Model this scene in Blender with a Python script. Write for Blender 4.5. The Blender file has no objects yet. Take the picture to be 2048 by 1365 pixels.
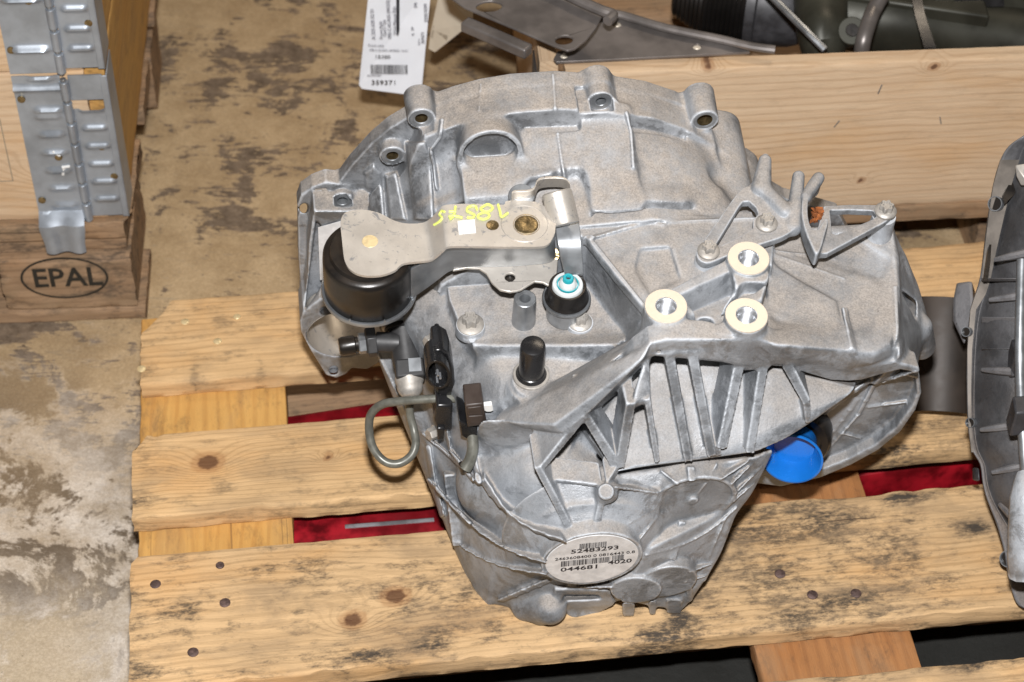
import bpy, bmesh, math, random, time
import numpy as np
from mathutils import Matrix, Vector
from mathutils.geometry import tessellate_polygon
T0 = time.time()
random.seed(7); RNG = np.random.default_rng(7)
S = bpy.context.scene; COL = S.collection
# ------------------------------------------------------------------ camera
F = 3942.0; TH = math.radians(45); RO = math.radians(1.08); DIST = 1.9965
_f = np.array([0, math.cos(TH), -math.sin(TH)]); _r = np.array([1.0, 0, 0]); _u = np.array([0, math.sin(TH), math.cos(TH)])
RT = _r*math.cos(RO)+_u*math.sin(RO); UP = -_r*math.sin(RO)+_u*math.cos(RO); FW = _f
CAM = -FW*DIST
cd = bpy.data.cameras.new('camera'); cam = bpy.data.objects.new('camera', cd); COL.objects.link(cam)
cam.matrix_world = Matrix(((RT[0], UP[0], -FW[0], CAM[0]), (RT[1], UP[1], -FW[1], CAM[1]), (RT[2], UP[2], -FW[2], CAM[2]), (0, 0, 0, 1)))
cd.sensor_width = 36; cd.lens = F/2048*36; cd.clip_start = .05; cd.clip_end = 60
cd.dof.use_dof = True; cd.dof.focus_distance = 1.66; cd.dof.aperture_fstop = 9
S.camera = cam
# ------------------------------------------------------------------ light: dim warm hall light + the camera's flash
wd = bpy.data.worlds.new('World'); S.world = wd; wd.use_nodes = True
wd.node_tree.nodes['Background'].inputs[0].default_value = (1.0, .80, .60, 1)
wd.node_tree.nodes['Background'].inputs[1].default_value = .085
def area(name, loc, to, sx, sy, power, colr):
    l = bpy.data.lights.new(name, 'AREA'); l.shape = 'RECTANGLE'; l.size = sx; l.size_y = sy; l.energy = power; l.color = colr
    o = bpy.data.objects.new(name, l); COL.objects.link(o); o.location = loc
    o.rotation_euler = (Vector(to)-Vector(loc)).to_track_quat('-Z', 'Y').to_euler(); return o
fl = CAM+UP*.16
area('camera_flash', fl, (0.05, 0, .1), .06, .035, 51, (1, .985, .985))
area('hall_ceiling_light', (1.2, 2.2, 4.2), (0, .2, 0), 1.6, .5, 40, (1, .84, .66))
S.view_settings.view_transform = 'Standard'; S.view_settings.look = 'None'
S.view_settings.exposure = 0; S.view_settings.gamma = 1
# ------------------------------------------------------------------ pixel <-> place helpers (photograph pixels, 2048 wide)
def ray(px, py): return FW+RT*(px-1024)/F-UP*(py-682.5)/F
def at(px, py, z): d = ray(px, py); return CAM+d*(z-CAM[2])/d[2]
def onplane(px, py, p0, n): d = ray(px, py); return CAM+d*(np.dot(np.asarray(p0)-CAM, n)/np.dot(d, n))
# ------------------------------------------------------------------ node helpers
def new_mat(name):
    m = bpy.data.materials.new(name); m.use_nodes = True
    return m, m.node_tree, m.node_tree.nodes['Principled BSDF']
class NT:
    def __init__(s, nt): s.t = nt
    def n(s, typ, **kw):
        x = s.t.nodes.new(typ)
        for k, v in kw.items(): setattr(x, k, v)
        return x
    def link(s, a, b): s.t.links.new(a, b)
    def put(s, sock, v):
        if hasattr(v, 'links') or hasattr(v, 'is_output'): s.link(v, sock)
        else: sock.default_value = v
    def noise(s, vec, scale, detail=4, rough=.55, dist=0):
        x = s.n('ShaderNodeTexNoise'); s.link(vec, x.inputs['Vector'])
        x.inputs['Scale'].default_value = scale; x.inputs['Detail'].default_value = detail
        x.inputs['Roughness'].default_value = rough; x.inputs['Distortion'].default_value = dist
        return x.outputs['Fac']
    def ramp(s, fac, a, b, lo=0., hi=1.):
        x = s.n('ShaderNodeMapRange', interpolation_type='SMOOTHSTEP'); s.link(fac, x.inputs['Value'])
        x.inputs['From Min'].default_value = a; x.inputs['From Max'].default_value = b
        x.inputs['To Min'].default_value = lo; x.inputs['To Max'].default_value = hi
        return x.outputs['Result']
    def math(s, op, a, b=0., c=None):
        x = s.n('ShaderNodeMath', operation=op); s.put(x.inputs[0], a); s.put(x.inputs[1], b)
        if c is not None: s.put(x.inputs[2], c)
        return x.outputs[0]
    def mix(s, fac, a, b, mode='MIX'):
        x = s.n('ShaderNodeMix', data_type='RGBA', blend_type=mode, clamp_factor=True)
        s.put(x.inputs[0], fac); s.put(x.inputs[6], a); s.put(x.inputs[7], b); return x.outputs[2]
    def scale(s, vec, v):
        x = s.n('ShaderNodeVectorMath', operation='MULTIPLY'); s.link(vec, x.inputs[0]); x.inputs[1].default_value = v; return x.outputs[0]
    def bump(s, h, strength, dist, normal=None):
        x = s.n('ShaderNodeBump'); s.link(h, x.inputs['Height']); x.inputs['Strength'].default_value = strength
        x.inputs['Distance'].default_value = dist
        if normal: s.link(normal, x.inputs['Normal'])
        return x.outputs[0]
    def attr(s, name): return s.n('ShaderNodeAttribute', attribute_name=name).outputs
    def obj(s): return s.n('ShaderNodeTexCoord').outputs['Object']
def C4(c): return (c[0], c[1], c[2], 1)
def mat_simple(name, col, rough=.5, metal=0., var=.15, vscale=60, bump=.0, spec=.5, dust=0., dustcol=(.36, .31, .25), coat=0):
    m, t, b = new_mat(name); k = NT(t); o = k.obj()
    f = k.noise(o, vscale, 5); f2 = k.noise(o, vscale*.17, 3)
    c = k.mix(k.ramp(f, .3, .7), C4([x*(1-var) for x in col]), C4([min(1, x*(1+var)) for x in col]))
    c = k.mix(k.ramp(f2, .35, .7, 0, var*1.5), c, C4([x*.55 for x in col]))
    if dust:
        g = k.n('ShaderNodeNewGeometry').outputs['Normal']; sp = k.n('ShaderNodeSeparateXYZ'); k.link(g, sp.inputs[0])
        dz = k.ramp(sp.outputs['Z'], .1, .95); dn = k.ramp(k.noise(o, 45, 6, .7), .3, .65)
        df = k.math('MULTIPLY', k.math('MULTIPLY', dz, dn), dust)
        c = k.mix(df, c, C4(dustcol)); r = k.ramp(df, 0, 1, rough, .9); k.link(r, b.inputs['Roughness'])
    else:
        k.link(k.ramp(f, .3, .7, rough*.85, min(1, rough*1.15)), b.inputs['Roughness'])
    k.link(c, b.inputs['Base Color']); b.inputs['Metallic'].default_value = metal
    b.inputs['Specular IOR Level'].default_value = spec
    if coat: b.inputs['Coat Weight'].default_value = coat; b.inputs['Coat Roughness'].default_value = .15
    if bump: k.link(k.bump(f, bump, .001), b.inputs['Normal'])
    return m
def mat_cast(name, base, dustcol, dust=.85, metal=.55, dark=.5, stain=.5):
    m, t, b = new_mat(name); k = NT(t); o = k.obj()
    big = k.noise(o, 9, 4, .6); mid = k.noise(o, 38, 6, .65); fine = k.noise(o, 420, 3, .6); pores = k.noise(o, 900, 2, .5)
    c = k.mix(k.ramp(big, .35, .68), C4([x*.62 for x in base]), C4([min(1, x*1.2) for x in base]))
    c = k.mix(k.ramp(mid, .52, .74, 0, .45), c, C4([x*.56 for x in base]))
    c = k.mix(k.ramp(mid, .47, .30, 0, .45), c, C4([min(1, x*1.45) for x in base]))
    g = k.n('ShaderNodeNewGeometry'); sp = k.n('ShaderNodeSeparateXYZ'); k.link(g.outputs['Normal'], sp.inputs[0])
    # road dust that has settled on faces turned upwards
    dz = k.ramp(sp.outputs['Z'], .45, .95)
    dn = k.ramp(k.noise(o, 22, 10, .75), .32, .60, .35, 1)
    df = k.math('MULTIPLY', k.math('MULTIPLY', dz, dn), dust)
    sd = k.math('ADD', k.math('MULTIPLY', k.noise(o, 620, 4, .75), .7), k.math('MULTIPLY', k.noise(o, 60, 5, .7), .3))
    dc = k.mix(k.ramp(sd, .36, .64), C4([x*.70 for x in dustcol]), C4([min(1, x*1.25) for x in dustcol]))
    c = k.mix(df, c, dc)
    c = k.mix(k.ramp(k.noise(o, 700, 3, .8), .35, .65, .0, .35), c, (.6, .6, .6, 1), 'MULTIPLY')
    edge = k.math('MULTIPLY', k.ramp(k.math('ADD', g.outputs['Pointiness'], k.math('MULTIPLY', k.math('SUBTRACT', mid, .5), .05)), .510, .555), .62)
    c = k.mix(edge, c, C4([min(1, x*1.9) for x in base]))
    # grime specks and oily patches
    sp1 = k.ramp(k.noise(o, 170, 5, .75), .63, .72, 0, stain)
    c = k.mix(sp1, c, (.055, .05, .048, 1))
    oil = k.ramp(k.noise(o, 14, 5, .7, .6), .62, .74, 0, dark)
    c = k.mix(oil, c, (.09, .083, .078, 1))
    k.link(c, b.inputs['Base Color'])
    pol = k.ramp(k.noise(o, 30, 8, .75, .5), .44, .60); mt = k.math('MULTIPLY', k.math('MULTIPLY', k.math('SUBTRACT', 1., df), k.ramp(pol, 0, 1, .25, 1.)), metal); k.link(mt, b.inputs['Metallic'])
    c = k.mix(k.math('MULTIPLY', pol, k.math('SUBTRACT', .55, k.math('MULTIPLY', df, .55))), c, C4([min(1, x*1.75) for x in base]))
    k.link(k.ramp(k.math('ADD', df, k.math('MULTIPLY', mid, .3)), 0, 1.1, .44, .95), b.inputs['Roughness'])
    h = k.math('ADD', k.math('MULTIPLY', fine, .6), k.math('MULTIPLY', k.noise(o, 120, 4, .6), 1.6))
    h = k.math('ADD', h, k.math('MULTIPLY', pores, .3))
    k.link(k.bump(h, .38, .0011), b.inputs['Normal'])
    return m
def mat_wood(name, light, darkc, grime, grimecol=(.05, .042, .035), rough=.75, ringc=None, warm=None):
    m, t, b = new_mat(name); k = NT(t)
    gc = k.attr('gc')['Vector']; ring = k.attr('ring')['Fac']; knot = k.attr('knot')['Fac']; st = k.attr('stain')['Fac']
    v1 = k.scale(gc, (9, 150, 150)); fib = k.noise(v1, 1, 6, .6)
    v2 = k.scale(gc, (60, 900, 900)); fib2 = k.noise(v2, 1, 3, .6)
    big = k.noise(k.scale(gc, (5, 14, 14)), 1, 4, .6)
    w = k.math('SINE', k.math('ADD', k.math('MULTIPLY', ring, 6.2832), k.math('MULTIPLY', fib, 2.2)))
    w = k.ramp(w, .1, 1.0)
    c = k.mix(k.ramp(fib, .3, .7), C4(light), C4([light[i]*.74+darkc[i]*.26 for i in range(3)]))
    c = k.mix(k.math('MULTIPLY', k.math('MULTIPLY', w, k.ramp(big, .3, .7, .4, 1.)), .34), c, C4(ringc or darkc))
    c = k.mix(k.ramp(big, .45, .75, 0, .45), c, C4(warm or [light[0]*.9, light[1]*.7, light[2]*.45]))
    c = k.mix(k.ramp(fib2, .58, .75, 0, .35), c, C4(darkc))
    gn = k.noise(k.scale(gc, (28, 60, 60)), 1, 8, .75); gm = k.noise(k.scale(gc, (140, 260, 260)), 1, 4, .7)
    gr = k.math('MULTIPLY', k.ramp(k.math('ADD', gn, k.math('MULTIPLY', st, .22)), .50, .70), k.ramp(gm, .25, .6, .25, 1))
    c = k.mix(k.math('MULTIPLY', gr, grime), c, C4(grimecol))
    hv = k.ramp(k.math('ADD', k.math('MULTIPLY', st, 1.0), k.math('MULTIPLY', k.math('SUBTRACT', gm, .5), .9)), .62, .95, 0, .9)
    c = k.mix(k.math('MULTIPLY', k.ramp(k.noise(k.scale(gc, (7, 18, 18)), 1.3, 6, .65, .5), .46, .66), grime*.62), c, (.27, .19, .115, 1))
    c = k.mix(hv, c, C4(grimecol))
    c = k.mix(k.ramp(k.math('ADD', knot, k.math('MULTIPLY', k.math('SUBTRACT', gm, .5), .35)), .35, .6, 0, .85), c, (.085, .028, .012, 1))
    c = k.mix(k.math('MULTIPLY', k.ramp(knot, .06, .25), k.ramp(knot, .62, .42, 0, .38)), c, (.26, .10, .03, 1))
    oi = k.n('ShaderNodeObjectInfo').outputs['Random']
    k.link(c, b.inputs['Base Color']); b.inputs['Roughness'].default_value = rough; b.inputs['Specular IOR Level'].default_value = .25
    ck = k.ramp(k.noise(k.scale(gc, (3.5, 190, 190)), 1, 2, .5), .715, .735, 0, min(1, grime*1.1)); c = k.mix(ck, c, (.07, .045, .03, 1))
    sp_ = k.ramp(k.noise(k.scale(gc, (220, 420, 420)), 1, 5, .8), .60, .70, 0, grime*.75); c = k.mix(sp_, c, C4([x*1.6 for x in grimecol])); k.link(c, b.inputs['Base Color'])
    h = k.math('ADD', k.math('MULTIPLY', fib, 1.), k.math('MULTIPLY', fib2, .5)); h = k.math('SUBTRACT', h, k.math('MULTIPLY', w, .2))
    k.link(k.bump(h, .5, .0014), b.inputs['Normal'])
    return m
M = {}
M['cast'] = mat_cast('cast_aluminium', (.315, .335, .36), (.36, .315, .27), dust=.74, metal=.62)
M['bell'] = mat_cast('cast_aluminium_dusty', (.30, .315, .335), (.35, .305, .26), dust=.90, metal=.7)
M['darkcast'] = mat_cast('dark_dirty_cast_aluminium', (.10, .10, .105), (.22, .175, .14), dust=.75, metal=.35, stain=.8)
def mat_zinc(name, col):
    m, t, b = new_mat(name); k = NT(t); o = k.obj()
    c = k.mix(k.ramp(k.noise(o, 22, 5, .6), .35, .65), C4([x*.9 for x in col]), C4([min(1, x*1.08) for x in col]))
    c = k.mix(k.ramp(k.noise(o, 120, 6, .7, .8), .57, .66, 0, .8), c, (.24, .25, .27, 1))
    c = k.mix(k.ramp(k.noise(o, 330, 4, .7), .66, .72, 0, .8), c, (.08, .07, .06, 1))
    k.link(c, b.inputs['Base Color']); b.inputs['Metallic'].default_value = .55; k.link(k.ramp(k.noise(o, 60, 4), .3, .7, .36, .5), b.inputs['Roughness'])
    k.link(k.bump(k.noise(o, 250, 4), .15, .0008), b.inputs['Normal']); return m
M['zinc'] = mat_zinc('zinc_plated_sheet', (.57, .535, .485))
M['zincdark'] = mat_simple('grey_zinc_steel', (.36, .38, .40), .38, .75, .2, 60, .1)
M['machined'] = mat_simple('machined_aluminium', (.68, .61, .50), .46, .35, .05, 200)
M['thread'] = mat_simple('bright_cut_thread', (.55, .57, .60), .34, .8, .05, 200)
M['brass'] = mat_simple('yellow_passivated_steel', (.33, .25, .13), .35, .9, .35, 260, .3)
M['rubber'] = mat_simple('black_rubber', (.011, .010, .0095), .30, 0, .5, 28, .6, dust=.10, dustcol=(.16, .11, .07))
M['plastic'] = mat_simple('black_plastic', (.012, .012, .013), .28, 0, .2, 80, .05)
M['brownplastic'] = mat_simple('brown_black_plastic', (.045, .032, .026), .45, 0, .2, 80, .05)
M['blackpaint'] = mat_simple('matt_black_tube', (.035, .035, .036), .5, 0, .4, 60, .2)
M['white'] = mat_simple('white_plastic', (.78, .78, .76), .4, 0, .05, 60)
M['pipe'] = mat_simple('olive_grey_coated_pipe', (.135, .135, .115), .38, .2, .25, 120, .1)
M['teal'] = mat_simple('teal_plastic', (.02, .33, .38), .35, 0, .1, 60)
M['greyplastic'] = mat_simple('pale_grey_plastic', (.55, .58, .58), .4, 0, .1, 80)
M['blue'] = mat_simple('blue_plastic', (.008, .14, .50), .26, 0, .1, 40, coat=.3)
M['bolt'] = mat_simple('dusty_grey_bolt', (.42, .40, .37), .5, .5, .2, 200, .15, dust=.5, dustcol=(.42, .38, .33))
M['galv'] = mat_simple('galvanised_sheet', (.38, .42, .47), .36, .55, .16, 35, .12)
M['red'] = mat_simple('red_painted_steel', (.23, .004, .010), .40, 0, .7, 50, .2)
M['paper'] = mat_simple('white_paper', (.80, .82, .86), .6, 0, .03, 30)
M['cream'] = mat_simple('cream_paper', (.80, .72, .58), .6, 0, .04, 30)
M['dirtypaper'] = mat_simple('scuffed_white_label', (.66, .66, .66), .5, 0, .12, 120)
M['ink'] = mat_simple('black_ink', (.03, .03, .035), .6, 0, .1, 60)
M['greyink'] = mat_simple('faded_ink', (.16, .17, .22), .6, 0, .1, 60)
M['brand'] = mat_simple('burnt_brand', (.022, .018, .012), .8, 0, .3, 120)
M['pencil'] = mat_simple('grey_pencil', (.30, .24, .17), .8, 0, .1, 100)
M['yellow'] = mat_simple('yellow_paint_marker', (.70, .80, .18), .5, 0, .05, 60)
M['rust'] = mat_simple('rust', (.30, .09, .02), .9, 0, .5, 300, .6)
M['rustnail'] = mat_simple('rusty_nail_head', (.13, .085, .075), .6, .4, .4, 300, .5)
M['brightnail'] = mat_simple('brass_coloured_nail_head', (.75, .60, .34), .4, .4, .1, 300, .1)
M['alustrip'] = mat_simple('scuffed_aluminium_profile', (.21, .19, .18), .42, .5, .3, 22, .1)
M['flangeface'] = mat_simple('stained_machined_flange', (.15, .13, .11), .5, .3, .4, 40, .2)
M['darksteel'] = mat_simple('black_plate', (.05, .05, .055), .5, .2, .4, 60, .2)
M['brownsteel'] = mat_simple('brown_oxidised_steel', (.030, .021, .015), .55, .3, .4, 25, .2)
M['greysteel'] = mat_simple('greenish_grey_steel', (.045, .045, .034), .45, .35, .35, 20, .2)
M['pine'] = mat_wood('fresh_pine', (.64, .48, .32), (.42, .25, .13), .14, ringc=(.36, .21, .11))
M['pallet'] = mat_wood('worn_pallet_wood', (.68, .455, .235), (.24, .14, .06), .55)
M['palletdirty'] = mat_wood('oily_pallet_wood', (.65, .44, .235), (.18, .11, .05), .85)
M['orange'] = mat_wood('orange_pallet_wood', (.60, .35, .11), (.34, .16, .045), .4)
M['redwood'] = mat_wood('reddish_pallet_wood', (.36, .17, .065), (.16, .07, .03), .5)
M['oldwood'] = mat_wood('brown_old_pallet_wood', (.36, .235, .14), (.12, .075, .045), .8)
# ------------------------------------------------------------------ mesh helpers
class MB:
    def __init__(s): s.v = []; s.f = []
    def addv(s, pts):
        b = len(s.v); s.v.extend([tuple(float(c) for c in p) for p in pts]); return b
    def loops_prism(s, loops, ext, taper=None):
        """closed solid from coplanar loops (first outer, rest holes) pushed along ext"""
        ext = np.asarray(ext, float); flat = [Vector(p) for L in loops for p in L]
        tris = tessellate_polygon([[Vector(p) for p in L] for L in loops])
        b = s.addv(flat); n = len(flat); b2 = s.addv([np.array(p)+ext for p in flat])
        nrm = Vector((0, 0, 0))
        L0 = [Vector(p) for p in loops[0]]
        for i in range(len(L0)): nrm += L0[i].cross(L0[(i+1) % len(L0)])
        up = nrm.dot(Vector(ext)) > 0
        for t in tris:
            a, c, d = t
            tn = (flat[c]-flat[a]).cross(flat[d]-flat[a])
            if tn.dot(Vector(ext)) > 0: a, d = d, a
            s.f.append((b+a, b+c, b+d)); s.f.append((b2+d, b2+c, b2+a))
        o = 0
        for li, L in enumerate(loops):
            m = len(L); vv = [Vector(p) for p in L]; nn = Vector((0, 0, 0))
            for i in range(m): nn += vv[i].cross(vv[(i+1) % m])
            ccw = nn.dot(Vector(ext)) > 0
            if li > 0: ccw = not ccw
            for i in range(m):
                i0, i1 = o+i, o+(i+1) % m
                q = (b+i0, b+i1, b2+i1, b2+i0)
                s.f.append(q if ccw else q[::-1])
            o += m
        return s
    def prism(s, poly, ext): return s.loops_prism([poly], ext)
    def box(s, o, ex, ey, ez):
        """o corner, three edge vectors"""
        o, ex, ey, ez = [np.asarray(a, float) for a in (o, ex, ey, ez)]
        if np.dot(np.cross(ex, ey), ez) < 0: ex, ey = ey, ex
        b = s.addv([o, o+ex, o+ex+ey, o+ey, o+ez, o+ex+ez, o+ex+ey+ez, o+ey+ez])
        for q in [(3, 2, 1, 0), (4, 5, 6, 7), (0, 1, 5, 4), (1, 2, 6, 5), (2, 3, 7, 6), (3, 0, 4, 7)]: s.f.append(tuple(b+i for i in q))
        return s
    def lathe(s, o, axis, prof, seg=32, closed=False, ref=None):
        """prof: list of (r, h) along axis; r=0 ends close"""
        o = np.asarray(o, float); a = np.asarray(axis, float); a = a/np.linalg.norm(a)
        rf = np.asarray(ref if ref is not None else ((1, 0, 0) if abs(a[0]) < .8 else (0, 1, 0)), float)
        x = rf-a*np.dot(rf, a); x /= np.linalg.norm(x); y = np.cross(a, x)
        rings = []
        for r, h in prof:
            if r < 1e-7: rings.append((s.addv([o+a*h]), 1))
            else:
                rings.append((s.addv([o+a*h+(x*math.cos(t)+y*math.sin(t))*r for t in [2*math.pi*i/seg for i in range(seg)]]), seg))
        P = list(zip(rings[:-1], rings[1:]))
        if closed: P.append((rings[-1], rings[0]))
        for (b0, n0), (b1, n1) in P:
            for i in range(seg):
                j = (i+1) % seg
                if n0 == 1 and n1 == 1: continue
                if n0 == 1: s.f.append((b0, b1+j, b1+i))
                elif n1 == 1: s.f.append((b0+i, b0+j, b1))
                else: s.f.append((b0+i, b0+j, b1+j, b1+i))
        return s
    def cyl(s, a, b, r, seg=24, ch=0):
        a = np.asarray(a, float); b = np.asarray(b, float); L = np.linalg.norm(b-a)
        ch = ch or r*.06
        return s.lathe(a, b-a, [(0, 0), (r-ch, 0), (r, ch), (r, L-ch), (r-ch, L), (0, L)], seg)
    def hexp(s, a, b, r, n=6, ref=None):
        a = np.asarray(a, float); b = np.asarray(b, float); L = np.linalg.norm(b-a)
        return s.lathe(a, b-a, [(0, 0), (r, 0), (r, L*.85), (r*.9, L), (0, L)], n, ref=ref)
    def tube(s, pts, r, seg=12, smooth=6, cap=True):
        P = [np.asarray(p, float) for p in pts]
        if smooth and len(P) > 2:
            Q = []; R = [r]*len(P) if np.isscalar(r) else list(r); RR = []
            for i in range(len(P)-1):
                p0 = P[max(i-1, 0)]; p1 = P[i]; p2 = P[i+1]; p3 = P[min(i+2, len(P)-1)]
                for k in range(smooth):
                    t = k/smooth
                    Q.append(.5*((2*p1)+(-p0+p2)*t+(2*p0-5*p1+4*p2-p3)*t*t+(-p0+3*p1-3*p2+p3)*t**3)); RR.append(R[i]*(1-t)+R[i+1]*t)
            Q.append(P[-1]); RR.append(R[-1])
        else: Q = P; RR = [r]*len(P) if np.isscalar(r) else list(r)
        tn = [Q[min(i+1, len(Q)-1)]-Q[max(i-1, 0)] for i in range(len(Q))]
        tn = [t/(np.linalg.norm(t)+1e-12) for t in tn]
        nrm = np.cross(tn[0], (0.3, .2, 1.)); nrm /= np.linalg.norm(nrm); rings = []
        for q, t, rr in zip(Q, tn, RR):
            nrm = nrm-t*np.dot(nrm, t); nrm /= np.linalg.norm(nrm); bn = np.cross(t, nrm)
            rings.append(s.addv([q+(nrm*math.cos(a)+bn*math.sin(a))*rr for a in [2*math.pi*i/seg for i in range(seg)]]))
        for b0, b1 in zip(rings[:-1], rings[1:]):
            for i in range(seg): j = (i+1) % seg; s.f.append((b0+i, b0+j, b1+j, b1+i))
        if cap:
            s.f.append(tuple(rings[0]+i for i in reversed(range(seg)))); s.f.append(tuple(rings[-1]+i for i in range(seg)))
        return s
    def sheet(s, A, B, t):
        """thick ruled sheet between two point rows, thickness vector t"""
        n = len(A); t = np.asarray(t, float); a = s.addv(A); b = s.addv(B); c = s.addv([np.asarray(p)+t for p in A]); d = s.addv([np.asarray(p)+t for p in B])
        for i in range(n-1):
            s.f += [(a+i, b+i, b+i+1, a+i+1), (c+i, c+i+1, d+i+1, d+i), (a+i, a+i+1, c+i+1, c+i), (b+i, d+i, d+i+1, b+i+1)]
        s.f += [(a, c, d, b), (a+n-1, b+n-1, d+n-1, c+n-1)]
        return s
    def hull(s, pts):
        bm = bmesh.new(); vs = [bm.verts.new([float(c) for c in p]) for p in pts]
        g = bmesh.ops.convex_hull(bm, input=vs); bm.verts.ensure_lookup_table()
        used = [v for v in bm.verts if v.link_faces]; ix = {v: i for i, v in enumerate(used)}; b = s.addv([v.co for v in used])
        cen = sum((v.co for v in used), Vector())/len(used)
        for f in bm.faces:
            q = [ix[v] for v in f.verts]
            if f.normal.dot(f.calc_center_median()-cen) < 0: q = q[::-1]
            s.f.append(tuple(b+i for i in q))
        bm.free(); return s
def tagp(o, label=None, cat=None, group=None, kind=None):
    if label: o['label'] = label
    if cat: o['category'] = cat
    if group: o['group'] = group
    if kind: o['kind'] = kind
    return o
def link(name, me, mat, parent=None, frame=None, smooth=None, bevel=0, seg=2):
    """me holds world coordinates; the object gets frame (4x4) or its parent's frame as its own"""
    o = bpy.data.objects.new(name, me); COL.objects.link(o)
    if mat: me.materials.append(mat)
    fr = frame if frame is not None else (parent.matrix_world.copy() if parent else None)
    if fr is None:
        n = len(me.vertices); co = np.empty(n*3, np.float32); me.vertices.foreach_get('co', co); co = co.reshape(-1, 3)
        c = (co.min(0)+co.max(0))/2; fr = Matrix.Translation((float(c[0]), float(c[1]), float(co[:, 2].min())))
    me.transform(fr.inverted())
    if parent:
        o.parent = parent; o.matrix_parent_inverse = Matrix(); o.matrix_basis = parent.matrix_world.inverted() @ fr
    else: o.matrix_basis = fr
    o.matrix_world = fr
    if smooth is not None:
        me.polygons.foreach_set('use_smooth', [True]*len(me.polygons)); me.set_sharp_from_angle(angle=math.radians(smooth))
    if bevel:
        b = o.modifiers.new('bevel', 'BEVEL'); b.width = bevel; b.segments = seg; b.limit_method = 'ANGLE'; b.angle_limit = math.radians(35); b.harden_normals = False
    return o
def obj(name, mb, mat, parent=None, frame=None, smooth=35, bevel=0, label=None, seg=2):
    me = bpy.data.meshes.new(name); me.from_pydata(mb.v, [], mb.f); me.validate(); me.update()
    o = link(name, me, M[mat] if isinstance(mat, str) else mat, parent, frame, smooth, bevel, seg)
    if label: o['label'] = label
    return o
def empty(name, loc, label, cat, group=None, rot=None, kind=None):
    o = bpy.data.objects.new(name, None); COL.objects.link(o); o.empty_display_size = .05
    m = Matrix.Translation([float(c) for c in loc])
    if rot is not None: m = m @ rot
    o.matrix_basis = m; o.matrix_world = m; return tagp(o, label, cat, group, kind)
def vnoise(x, y, seed=0):
    def h(i, j): n = np.sin(i*127.1+j*311.7+seed*74.7)*43758.5453; return n-np.floor(n)
    i = np.floor(x); j = np.floor(y); fx = x-i; fy = y-j; fx = fx*fx*(3-2*fx); fy = fy*fy*(3-2*fy)
    return (h(i, j)*(1-fx)+h(i+1, j)*fx)*(1-fy)+(h(i, j+1)*(1-fx)+h(i+1, j+1)*fx)*fy
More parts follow.
